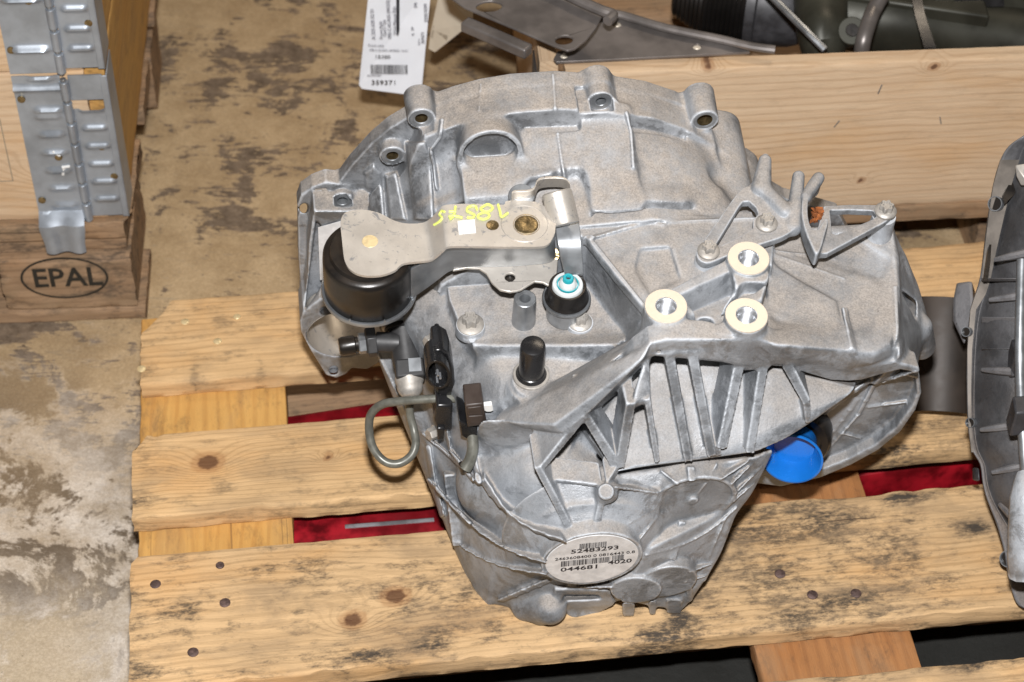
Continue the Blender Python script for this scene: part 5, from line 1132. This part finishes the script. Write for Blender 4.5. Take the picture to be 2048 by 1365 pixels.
# ------------------------------------------------------------------ shift lever assembly
def vplate(polys, v, t): mb = MB(); mb.loops_prism([[PW(x, y, v=v) for x, y in L] for L in polys], -GV*t/1000); return mb
def soft(L, n=5):
    """round a pixel outline by Catmull-Rom"""
    o = []; m = len(L)
    for i in range(m):
        p0, p1, p2, p3 = [np.array(L[(i+k) % m], float) for k in (-1, 0, 1, 2)]
        for k in range(n): t = k/n; o.append(tuple(.5*((2*p1)+(-p0+p2)*t+(2*p0-5*p1+4*p2-p3)*t*t+(-p0+3*p1-3*p2+p3)*t**3)))
    return o
VL = 150.; VR = 160.
# one bent sheet: outline strips across, heights follow the bend
xs_up = [(683, 470, 0), (681, 445, 0), (688, 428, 0), (705, 421, 0), (730, 420, 0), (760, 427, 0), (785, 440, 0), (810, 447, 0), (845, 446, 0), (862, 436, .35), (878, 420, .75), (892, 410, 1), (950, 408, 1), (1005, 410, 1), (1012, 403, 1), (1040, 401, 1), (1070, 404, 1), (1090, 414, 1), (1102, 430, 1), (1112, 446, 1)]
xs_dn = [(686, 500, 0), (689, 520, 0), (698, 537, 0), (715, 548, 0), (738, 552, 0), (765, 550, 0), (790, 541, 0), (808, 527, 0), (858, 521, 0), (874, 512, .35), (888, 500, .75), (900, 493, 1), (955, 493, 1), (1008, 494, 1), (1015, 494, 1), (1042, 494, 1), (1070, 494, 1), (1090, 492, 1), (1101, 484, 1), (1110, 466, 1)]
def densify(L, n=4):
    o = []
    for i in range(len(L)-1):
        p0, p1, p2, p3 = [np.array(L[min(max(i+k, 0), len(L)-1)], float) for k in (-1, 0, 1, 2)]
        for k in range(n): t = k/n; o.append(.5*((2*p1)+(-p0+p2)*t+(2*p0-5*p1+4*p2-p3)*t*t+(-p0+3*p1-3*p2+p3)*t**3))
    o.append(np.array(L[-1], float)); return o
ua, ub = densify(xs_up), densify(xs_dn)
hgt = lambda s: VL+(VR-VL+5)*(min(max(s, 0), 1)**2*(3-2*min(max(s, 0), 1)))
TA_ = [PW(q[0], q[1], v=hgt(q[2])) for q in ua]; TB_ = [PW(q[0], q[1], v=hgt(q[2])) for q in ub]
mb = MB(); mb.sheet(TA_, TB_, -GV*.0026); obj('lever_top_plate', mb, 'zinc', gb, smooth=40, bevel=.0007, seg=3)
def onl(px, py, v=None): return PW(px, py, v=(VR+5) if v is None else v)
# riveted pivot, hole, centre pin
mb = MB(); mb.lathe(onl(740, 483, VL), GV, [(0, .0003), (.0062, .0003), (.0065, 0), (.0065, -.001)], 28); obj('pin_end', mb, 'brightnail', gb)
mb = MB(); mb.lathe(onl(1049, 448), GV, [(.0092, -.0006), (.0096, .0001), (.0185, .0001), (.0188, .0005), (.0192, .0001), (.0192, -.0005)], 44); obj('washer_ring', mb, 'zinc', gb)
mb = MB(); mb.lathe(onl(1053, 450), GV, [(0, .0001), (.001, .0003), (.0072, .0008), (.0092, .0004), (.0104, -.0004), (.0104, .0004), (.0108, .0004), (.0108, -.001)], 40); obj('shaft_end', mb, 'brass', gb, smooth=50)
mb = MB(); mb.lathe(onl(985, 451), GV, [(0, .0002), (.0040, .00025), (.0049, .0006), (.0052, .0001)], 28); obj('hole', mb, 'brass', gb)
mb = MB(); a_ = [onl(x, y)+GV*.0002 for x, y in ((915, 443), (949, 440), (952, 467), (918, 470))]; mb.prism(a_, GV*.0003); obj('white_sticker', mb, 'white', gb, smooth=None)
# yellow paint marker figures 18575, written upside down as the photo shows
mb = MB()
def stroke(pts, wdt=.0011):
    Q = densify([(x, y, 0) for x, y in pts], 5) if len(pts) > 2 else [np.array((x, y, 0.)) for x, y in pts]
    R = []
    for q in Q:
        s = 1 if q[0] > 893 else 0
        R.append(onl(q[0], q[1], (VR+5) if q[0] > 893 else VL+(VR+6-VL)*max(0, min(1, (q[0]-858)/30.)))+GV*.0012)
    mb.tube(R, wdt, 6, 0)
stroke([(996, 411), (1000, 425), (1003, 436), (1016, 428)])
stroke([(964, 417), (975, 411), (985, 417), (980, 424), (968, 427), (957, 432), (957, 438), (968, 441), (978, 436), (976, 429), (966, 424), (961, 420), (964, 417)])
stroke([(952, 415), (945, 414), (936, 417), (934, 424), (942, 428), (949, 433), (944, 438), (934, 437)]); stroke([(954, 422), (952, 415)])
stroke([(911, 415), (908, 432), (900, 441)]); stroke([(925, 438), (908, 434), (897, 436)]); stroke([(898, 425), (912, 426)])
stroke([(884, 424), (879, 432), (884, 438), (878, 446), (868, 452)]); stroke([(884, 424), (889, 426)])
obj('paint_marker_number', mb, 'yellow', gb)
# lower plate: rim under the damper, skirt and the lobe with its hole
lowp = [(650, 545, 93), (652, 570, 93), (662, 595, 93), (682, 617, 93), (710, 631, 93), (740, 635, 93), (768, 631, 93), (795, 618, 93), (815, 603, 94), (850, 580, 98), (880, 557, 104), (905, 541, 110), (930, 536, 112), (960, 535, 113), (985, 535, 113), (1020, 533, 113), (1060, 530, 113), (1100, 527, 114), (1106, 522, 114)]
upp = [(812, 545, 128), (840, 530, 139), (858, 523, 143.5), (874, 514, 146), (888, 502, 150), (900, 495.5, 153.5), (930, 495.5, 154), (960, 496, 154), (985, 496, 154), (1020, 496, 154), (1060, 496, 154), (1095, 494, 154), (1109, 470, 154)]
la = densify([(815, 603, 94), (838, 588, 96), (862, 571, 101), (882, 556, 105), (895, 546, 109), (910, 540, 111), (935, 536, 112), (960, 535, 113), (985, 535, 113), (1020, 534, 113), (1060, 531, 113), (1098, 526, 114), (1112, 515, 114)]); lb = densify(upp)
mb = MB(); mb.sheet([PW(q[0], q[1], v=q[2]) for q in la], [PW(q[0], q[1], v=q[2]) for q in lb], -GW*.0022); obj('lever_skirt', mb, 'zincdark', gb, smooth=60, bevel=.0005)
lobe = [(905, 541), (935, 536), (958, 537), (973, 547), (984, 566), (1000, 580), (1020, 584), (1042, 580), (1056, 571), (1070, 563), (1085, 565), (1098, 572), (1112, 560), (1116, 520), (1060, 505), (940, 505)]
mb = vplate([lobe, oval(1020, 555, 10.5, 8.5)], 113, 2.6); obj('lever_lobe', mb, 'zinc', gb, bevel=.0006)
mb = MB(); mb.lathe(PW(1020, 555, v=113), GV, [(0, -.004), (.0044, -.004), (.0046, -.0005)], 20); obj('lobe_hole', mb, 'rubber', gb)
dcn = P(735, 498, v=144)   # damper axis top
R_ = 37.0
mb = MB(); c0 = Wd(dcn); mb.lathe(c0, GV, [(0, -.001), (.030, -.001), (.0315, -.004), (.0352, -.005), (.0366, -.007), (.0370, -.012), (.0372, -.030), (.0374, -.052), (.036, -.054), (0, -.054)], 72); obj('damper_weight', mb, 'rubber', gb, smooth=40)
mb = MB(); mb.lathe(c0, GV, [(.0372, -.050), (.0392, -.0495), (.0398, -.0505), (.0398, -.0535), (.0388, -.0545), (.034, -.0545), (.034, -.052)], 72, closed=True); obj('damper_tray', mb, 'zincdark', gb, smooth=40)
mb = MB()
for a_ in (-30, -75, -118):
    t = math.radians(a_); d_ = GU*math.cos(t)-GW*math.sin(t); s_ = np.cross(d_, GV); q = c0+d_*.0385-GV*.0500; mb.hull([q+s_*.0015, q-s_*.0015, q+GV*.0035, q+d_*.0012+s_*.0012, q+d_*.0012-s_*.0012, q+GV*.003+d_*.0008])
obj('tray_tab', mb, 'zincdark', gb)
# roller and stop bracket behind the lever
ra_ = P(1112, 378, v=150); rb_ = P(1124, 428, v=132)
mb = MB(); a_, b_ = Wd(P(1113, 384, v=172)), Wd(P(1126, 436, v=160)); mb.lathe(a_, b_-a_, [(0, 0), (.0112, 0), (.0124, .0012), (.0124, .026), (.012, .0275), (0, .0275)], 36); obj('roller', mb, 'zinc', gb, smooth=40)
br = [(1023, 385), (1030, 380), (1055, 379), (1068, 374), (1074, 360), (1084, 354), (1110, 352), (1130, 355), (1140, 366)]
bl = densify([(x, y, 0) for x, y in br])
mb = MB(); mb.sheet([PW(q[0], q[1], v=176) for q in bl], [PW(q[0], q[1]+18, v=162) for q in bl], GW*.0026); obj('stop_bracket', mb, 'zinc', gb, smooth=60, bevel=.0005)
sl_ = densify([(1110, 434, 147), (1112, 465, 146), (1116, 490, 141), (1124, 525, 128), (1130, 548, 119)]); sr_ = densify([(1148, 426, 147), (1159, 450, 146), (1163, 490, 141), (1166, 525, 128), (1167, 548, 119)])
mb = MB(); mb.sheet([PW(q[0], q[1], v=q[2]) for q in sl_], [PW(q[0], q[1], v=q[2]) for q in sr_], -GV*.003); obj('stop_plate', mb, 'zincdark', gb, smooth=50, bevel=.0008)
mb = MB(); mb.lathe(PW(1131, 436, v=146), GV, [(0, 0), (.0095, 0), (.0095, -.003), (0, -.003)], 28); obj('stop_plate_eye', mb, 'zincdark', gb)
mb = MB(); mb.lathe(PW(1127, 441, v=146), GV, [(0, .0008), (.0050, .001), (.0054, .0016), (.0066, .0016), (.0072, .0003)], 28); obj('stop_rivet', mb, 'zincdark', gb)
mb = MB(); mb.cyl(PW(1043, 392, v=166), PW(1043, 420, v=140), .011, 24); obj('shaft_boss', mb, 'zincdark', gb)
mb = MB(); mb.cyl(PW(1072, 512, v=108), PW(1072, 530, v=70), .014, 28); obj('selector_shaft_boss', mb, 'zincdark', gb)
mb = MB(); mb.cyl(PW(1105, 510, v=112), PW(1105, 510, v=102), .006, 20); mb.cyl(PW(1092, 508, v=110), PW(1118, 512, v=110), .003, 16); obj('cotter_pin', mb, 'brass', gb)
# ------------------------------------------------------------------ breather cap
cb = P(1133, 597, v=98)
c0 = Wd(cb)
mb = MB(); mb.lathe(c0, GV, [(0, -.0222), (.016, -.0222), (.016, -.004), (.0185, -.003), (.0200, -.001), (.0203, .0005), (.0196, .0018), (.0178, .0014), (.0165, .0005)], 48); obj('cap_seat', mb, 'zincdark', gb, smooth=50)
mb = MB(); mb.lathe(c0, GV, [(0, .001), (.0178, .0012), (.0184, .0022), (.0176, .0035), (.0166, .006), (.0156, .0165), (.0150, .0175), (.0134, .0175), (.0130, .013), (0, .012)], 48); obj('breather_cap', mb, 'rubber', gb, smooth=45)
mb = MB(); mb.lathe(c0, GV, [(0, .012), (.0128, .0125), (.0128, .0185), (.0122, .0195), (.0098, .0195), (.0092, .0180), (0, .0180)], 44); obj('breather_insert', mb, 'greyplastic', gb, smooth=40)
mb = MB(); mb.lathe(c0, GV, [(.0088, .0178), (.0090, .0202), (.0082, .0202), (.0080, .018)], 40); obj('breather_ring', mb, 'teal', gb, smooth=40)
mb = MB(); mb.lathe(c0, GV, [(0, .018), (.0074, .018), (.0070, .0225), (.0050, .0245), (0, .0245)], 36); obj('breather_core', mb, 'greyplastic', gb, smooth=40)
mb = MB(); mb.lathe(c0, GV, [(.0046, .024), (.0046, .0275), (.0040, .0283), (.0022, .0283), (.0016, .0270), (.0015, .025)], 32); obj('breather_nozzle', mb, 'teal', gb, smooth=40)
mb = MB(); mb.lathe(c0, GV, [(0, .0262), (.0016, .0262)], 16); obj('nozzle_bore', mb, 'ink', gb)
# ------------------------------------------------------------------ bolts with outer star heads
def torx(p, r, hh, axis=GV, fr_=1.5, name='star_bolt', tilt=0):
    c = Wd(p); a = np.asarray(axis); x = GU-a*(GU@a); x /= np.linalg.norm(x); y = np.cross(a, x); N_ = 48; mb = MB()
    mb.lathe(c, a, [(0, -.001), (r*fr_, -.001), (r*fr_*1.02, .0012), (r*fr_*.93, .0022), (r*1.02, .0032), (0, .0032)], 36)
    def ring(h, s): return [c+a*h+(x*math.cos(t)+y*math.sin(t))*r*s*(.86+.14*math.cos(6*t)) for t in [2*math.pi*i/N_ for i in range(N_)]]
    L_ = [mb.addv(ring(.002, 1)), mb.addv(ring(hh-.0008, 1)), mb.addv(ring(hh, .9)), mb.addv(ring(hh, .62)), mb.addv(ring(hh-.0012, .5))]
    for b0, b1 in zip(L_[:-1], L_[1:]):
        for i in range(N_): j = (i+1) % N_; mb.f.append((b0+i, b0+j, b1+j, b1+i))
    mb.f.append(tuple(L_[-1]+i for i in range(N_)))
    return obj(name, mb, 'bolt', gb, smooth=40)
def post(p, r, L, mat='cast', name='bolt_post', axis=GV, r2=None): mb = MB(); c = Wd(p); mb.lathe(c, -np.asarray(axis), [(0, 0), (r, 0), (r*1.02, .001), (r2 or r*1.08, L), (0, L)], 32); return obj(name, mb, mat, gb, smooth=40)
p1 = P(941, 650, v=78); torx(p1, .0072, .0105, fr_=1.55); post(p1, .0118, .009)
mb = MB(); mb.hull([PW(x, y, v=v) for x, y in ((928, 660), (958, 662), (955, 676), (948, 686), (940, 686)) for v in (72, 74.5)]); obj('bolt_tab', mb, 'cast', gb, bevel=.0008)
p1 = P(1160, 645, v=79); torx(p1, .0066, .0105, fr_=1.5); post(p1, .0110, .010)
p1 = P(1050, 597, v=104); c0 = Wd(p1)
mb = MB(); ax_ = -GV*.93+GW*.36*-1*-.0; mb.lathe(c0, GV, [(0, -.034), (.0102, -.034), (.0093, -.004), (.0092, -.0006), (.0085, 0), (.0048, 0), (.0044, -.0006), (.0043, -.014), (0, -.014)], 36); obj('dowel_post', mb, 'zincdark', gb, smooth=40)
# black capped pin
pk = P(1062, 752, v=66); c0 = Wd(pk)
mb = MB(); mb.lathe(c0, GV, [(0, -.002), (.0128, -.002), (.0128, .003), (.0114, .0045), (.0112, .006), (.0104, .0065), (.0104, .040), (.0098, .0425), (.0080, .0433), (0, .0435)], 44); obj('black_cap', mb, 'plastic', gb, smooth=45)
mb = MB(); mb.lathe(c0, GV, [(.0125, -.001), (.0152, -.001), (.0152, .0022), (.0145, .003), (.0125, .003)], 40, closed=True); obj('cap_collar', mb, 'bolt', gb, smooth=40)
# ------------------------------------------------------------------ cable fork brackets (small castings of their own)
def local_field(pts, m, h): a = np.array(pts); return Field(a.min(0)-m, a.max(0)+m, h)
def bracket(name, caps, polys, cuts, v0, v1, mat, h=.8, k=2.5):
    pts = [c[0] for c in caps]+[c[1] for c in caps]
    for L in polys: pts += [(u, vv, w) for (u, w) in pv(L, v1) for vv in (v0, v1)]
    f = local_field(pts, 12, h)
    for L in polys: f.add(Prism(pv(L, v1), 1, v0, v1, 1.2), 1.5)
    for L in cuts: f.cut(Prism(pv(L, v1), 1, v0-20, v1+20, .5), 1.2)
    for c in caps: f.add(Caps(c[0], c[1], c[2]*1.18, c[3]*1.18), k)
    return mk(name, f, mat, gb)
fb = 160.
poly = soft([(1394, 514), (1394, 500), (1404, 486), (1440, 434), (1475, 386), (1490, 374), (1503, 368), (1512, 352), (1518, 322), (1526, 308), (1536, 308), (1542, 320), (1540, 345), (1537, 362), (1545, 385), (1558, 404), (1572, 412), (1583, 408), (1587, 392), (1585, 362), (1588, 346), (1598, 342), (1606, 350), (1604, 385), (1600, 420), (1594, 446), (1582, 464), (1560, 476), (1530, 486), (1480, 503), (1445, 516), (1420, 526), (1404, 524)], 3)
hole = [(1432, 490), (1478, 414), (1486, 404), (1498, 403), (1512, 416), (1516, 428), (1506, 440), (1506, 456), (1480, 472), (1440, 492)]
caps = [(P(1522, 380, v=150), P(1530, 322, v=156), 7.5, 4.6), (P(1586, 456, v=148), P(1597, 354, v=156), 6, 4.4), (P(1530, 385, v=150), P(1570, 424, v=151), 6, 6)]
bracket('cable_bracket', caps, [poly], [hole], 144, 151.5, 'cast')
poly2 = [(1626, 500), (1632, 470), (1640, 440), (1648, 412), (1700, 409), (1772, 410), (1786, 418), (1786, 432), (1772, 444), (1668, 500), (1655, 507), (1636, 508)]
poly3 = soft([(1630, 350), (1640, 347), (1645, 355), (1640, 368), (1626, 378), (1618, 396), (1616, 425), (1621, 450), (1633, 460), (1644, 446), (1652, 436), (1657, 444), (1650, 470), (1641, 500), (1632, 508), (1622, 490), (1610, 460), (1603, 425), (1606, 390), (1616, 366)], 3)
hole2 = [(1660, 421), (1700, 420), (1746, 422), (1753, 432), (1746, 438), (1672, 470), (1664, 466), (1662, 440)]
f2 = local_field([P(x, y, v=v) for x, y in poly2+poly3 for v in (140, 172)], 10, .8)
f2.add(Prism(pv(poly2, 148), 1, 141, 148, 1.2), 1.5); f2.add(Prism(pv(poly3, 160), 1, 144, 160, 1.8), 2)
f2.add(Caps(P(1637, 357, v=158), P(1612, 395, v=157), 5, 5), 2); f2.cut(Prism(pv(hole2, 148), 1, 130, 152, .5), 1.2)
mk('cable_bracket', f2, 'cast', gb)
mb = MB(); r_ = random.Random(4)
for i in range(16):
    c = PW(1633+r_.uniform(-10, 12), 428+r_.uniform(-10, 14), v=149+r_.uniform(-2, 3)); mb.hull([c+np.array([r_.uniform(-1, 1), r_.uniform(-1, 1), r_.uniform(-1, 1)])*.003 for _ in range(9)])
obj('rust_crust', mb, 'rust', gb, smooth=70)
for (x, y, v) in ((1533, 448, 152.5), (1417, 503, 152.5), (1771, 423, 149)):
    p1 = P(x, y, v=v); torx(p1, .0062, .0085, fr_=1.45); post(p1+(0, -6, 0), .0098, .028)
# ------------------------------------------------------------------ slave cylinder outlet, union, bleed pipe
def tb(L, r, name, mat, **k): mb = MB(); mb.tube([PW(x, y, v=v) for x, y, v in L], r, 20, **k); return obj(name, mb, mat, gb, smooth=50)
def tw(x, y, w): return PW(x, y, w=w)
# main black tube runs with the axis (GW)
t0 = PW(800, 615, v=20); t1 = PW(815, 735, v=8)
mb = MB(); d_ = t1-t0; L_ = np.linalg.norm(d_); mb.lathe(t0, d_, [(0, 0), (.014, 0), (.014, .02), (.0122, .024), (.0122, L_-.004), (.0105, L_), (0, L_)], 32); obj('outlet_tube', mb, 'blackpaint', gb, smooth=40)
mb = MB(); mb.lathe(PW(798, 590, v=22), d_, [(0, 0), (.021, 0), (.021, .022), (.0205, .03), (.0165, .032), (.0165, .036), (0, .036)], 36); obj('hydraulic_cylinder', mb, 'blackpaint', gb, smooth=40)
mb = MB(); mb.lathe(PW(803, 640, v=20), d_, [(.0145, 0), (.018, .001), (.018, .006), (.0145, .007)], 36); obj('sleeve', mb, 'zincdark', gb, smooth=40)
s0 = PW(800, 686, v=16); s1 = PW(752, 684, v=16); s2 = PW(718, 688, v=16); s3 = PW(678, 694, v=16)
mb = MB(); mb.cyl(s0, s1, .0088, 28); obj('side_port', mb, 'blackpaint', gb)
mb = MB(); mb.hexp(s1, s1+(s2-s1)*.62, .0135); obj('union_nut', mb, 'blackpaint', gb, bevel=.0006, smooth=30)
mb = MB(); mb.hexp(s1+(s2-s1)*.62, s1+(s2-s1)*1.05, .0095); obj('bleed_screw', mb, 'zincdark', gb, smooth=30)
mb = MB(); d2 = s3-s2; L2 = np.linalg.norm(d2); mb.lathe(s2, d2, [(0, -.002), (.0062, -.002), (.0066, .003), (.0082, .004), (.0082, L2-.003), (.007, L2), (0, L2)], 28); obj('rubber_cap', mb, 'rubber', gb, smooth=40)
# square clip and silver ferrule
e0 = PW(816, 728, v=9); e1 = PW(818, 752, v=6)
mb = MB(); ax_ = (e1-e0)/np.linalg.norm(e1-e0); sx_ = GU-ax_*(GU@ax_); sx_ /= np.linalg.norm(sx_); sy_ = np.cross(ax_, sx_)
mb.box(e0-sx_*.0115-sy_*.0115-ax_*.001, sx_*.025, sy_*.024, ax_*.017); obj('clip_block', mb, 'blackpaint', gb, bevel=.002)
mb = MB(); mb.box(e0-sx_*.000+np.cross(ax_, sx_)*(.0127 if np.cross(ax_, sx_)@FW < 0 else -.0127)-ax_*.0002, sx_*.0105, np.cross(ax_, sx_)*.0006, ax_*.012); obj('wire_clip', mb, 'zincdark', gb)
f0 = e1+ax_*.002; mb = MB(); mb.lathe(f0, ax_, [(0, 0), (.0125, 0), (.0125, .003), (.0112, .006), (.0114, .009), (.0100, .013), (.0070, .0165), (.0045, .0175), (0, .0175)], 32); obj('ferrule', mb, 'bolt', gb, smooth=50)
pipe = [(812, 772, -4), (818, 800, -16), (820, 830, -30), (828, 862, -40), (831, 890, -44), (822, 912, -48), (800, 927, -50), (775, 926, -50), (755, 910, -46), (742, 885, -38), (738, 850, -26), (744, 826, -14), (765, 809, -2), (800, 803, 6), (850, 799, 12), (900, 797, 16), (922, 801, 18), (935, 812, 18)]
tb(pipe, .0037, 'bleed_pipe', 'pipe', smooth=8)
tb([(944, 868, 10), (946, 895, 2), (940, 920, -6), (930, 938, -12)], [.0048, .0048, .0050, .0056], 'hose_end', 'pipe', smooth=6)
tb([(930, 930, -10), (926, 944, -16)], [.0056, .0018], 'hose_tear', 'rubber', smooth=0)
# pipe clip block and white clip
def bx(name, mat, L, w0, dep, bev=.001, label=None): mb = MB(); mb.prism([PW(x, y, w=w0) for x, y in L], -GW*dep); return obj(name, mb, mat, gb, bevel=bev)
bx('pipe_clip', 'brownplastic', [(930, 812), (967, 808), (974, 850), (935, 856)], SWH[(950, 835)]+12, .022, .0015); bx('pipe_clip_face', 'brownplastic', [(935, 817), (963, 814), (965, 829), (937, 831)], SWH[(950, 835)]+13, .002, .0006); bx('pipe_clip_face', 'brownplastic', [(937, 834), (966, 832), (968, 846), (939, 849)], SWH[(950, 835)]+13, .002, .0006)
bx('pipe_clip_foot', 'plastic', [(918, 842), (935, 850), (955, 856), (955, 872), (942, 884), (922, 872)], SWH[(950, 835)]+8, .026, .0012); bx('clip_tab', 'white', [(968, 812), (984, 810), (987, 822), (982, 824), (972, 824), (968, 822)], SWH[(950, 835)]+10, .004, .0005)
# black switch and connector on the left wall
W1 = SWH[(885, 750)]+14; W2 = SWH[(885, 840)]+12
bx('switch_housing', 'plastic', [(866, 702), (884, 700), (898, 708), (908, 740), (912, 790), (896, 800), (880, 800), (870, 780), (864, 740)], W1, .026, .002)
def ovl(c, a, b, rot=0): return [c+GU*(a*math.cos(t)*math.cos(rot)-b*math.sin(t)*math.sin(rot))+GV*(b*math.sin(t)*math.cos(rot)+a*math.cos(t)*math.sin(rot)) for t in [2*math.pi*i/30 for i in range(30)]]
c0 = PW(876, 750, w=W1+10); mb = MB(); mb.loops_prism([ovl(c0, .0100, .0205, .12), ovl(c0, .0080, .0180, .12)], -GW*.022); obj('connector_shroud', mb, 'plastic', gb, bevel=.0006, smooth=40)
mb = MB()
for q in ((876, 752), (881, 758), (875, 766)): mb.cyl(PW(q[0], q[1], w=W1+6), PW(q[0], q[1], w=W1+6)-GW*.012, .0011, 8)
obj('connector_pin', mb, 'thread', gb)
bx('switch_ear', 'plastic', [(868, 676), (872, 669), (880, 669), (884, 676), (884, 708), (870, 708)], SWH[(884, 700)]+8, .012, .002); bx('switch_body', 'plastic', [(874, 812), (906, 812), (904, 862), (876, 864), (868, 840)], W2, .024, .002); bx('switch_ear', 'plastic', [(874, 858), (890, 858), (888, 880), (876, 882)], W2+3, .010, .0015)
for (x, y, w) in ((860, 684, SWH[(862, 684)]+6), (864, 868, SWH[(866, 868)]+6)):
    c0 = PW(x, y, w=w); mb = MB(); d_ = -GU*.8+GW*.45+GV*.2; d_ /= np.linalg.norm(d_); mb.hexp(c0-d_*.004, c0+d_*.004, .0058); mb.lathe(c0-d_*.005, d_, [(0, 0), (.007, 0), (.007, .0012), (0, .0013)], 20); obj('hex_bolt', mb, 'bolt', gb, smooth=30)
# ------------------------------------------------------------------ blue transit plug in the output seat
ca = P(1585, 917, w=266); axw = -FW*.78-RT*.20-UP*.56; axw /= np.linalg.norm(axw)
c0 = Wd(ca)
mb = MB(); mb.lathe(c0, axw, [(0, -.024), (.019, -.024), (.0205, -.012), (.0238, -.0015), (.0262, 0), (.0262, .0014), (.0246, .0018), (.0225, -.002), (.0190, -.012), (.0172, -.017), (0, -.018)], 56); obj('blue_plug', mb, 'blue', gb, smooth=45)
mb = MB(); c1_ = PW(1640, 880, w=232); mb.lathe(c0-axw*.020+(c1_-c0)*.1, axw, [(.0, -.02), (.029, -.020), (.029, -.004), (.0265, 0), (.021, 0), (.021, -.004), (0, -.004)], 48); obj('output_seal', mb, 'rubber', gb, smooth=40)
print('script time', round(time.time()-T0, 1))
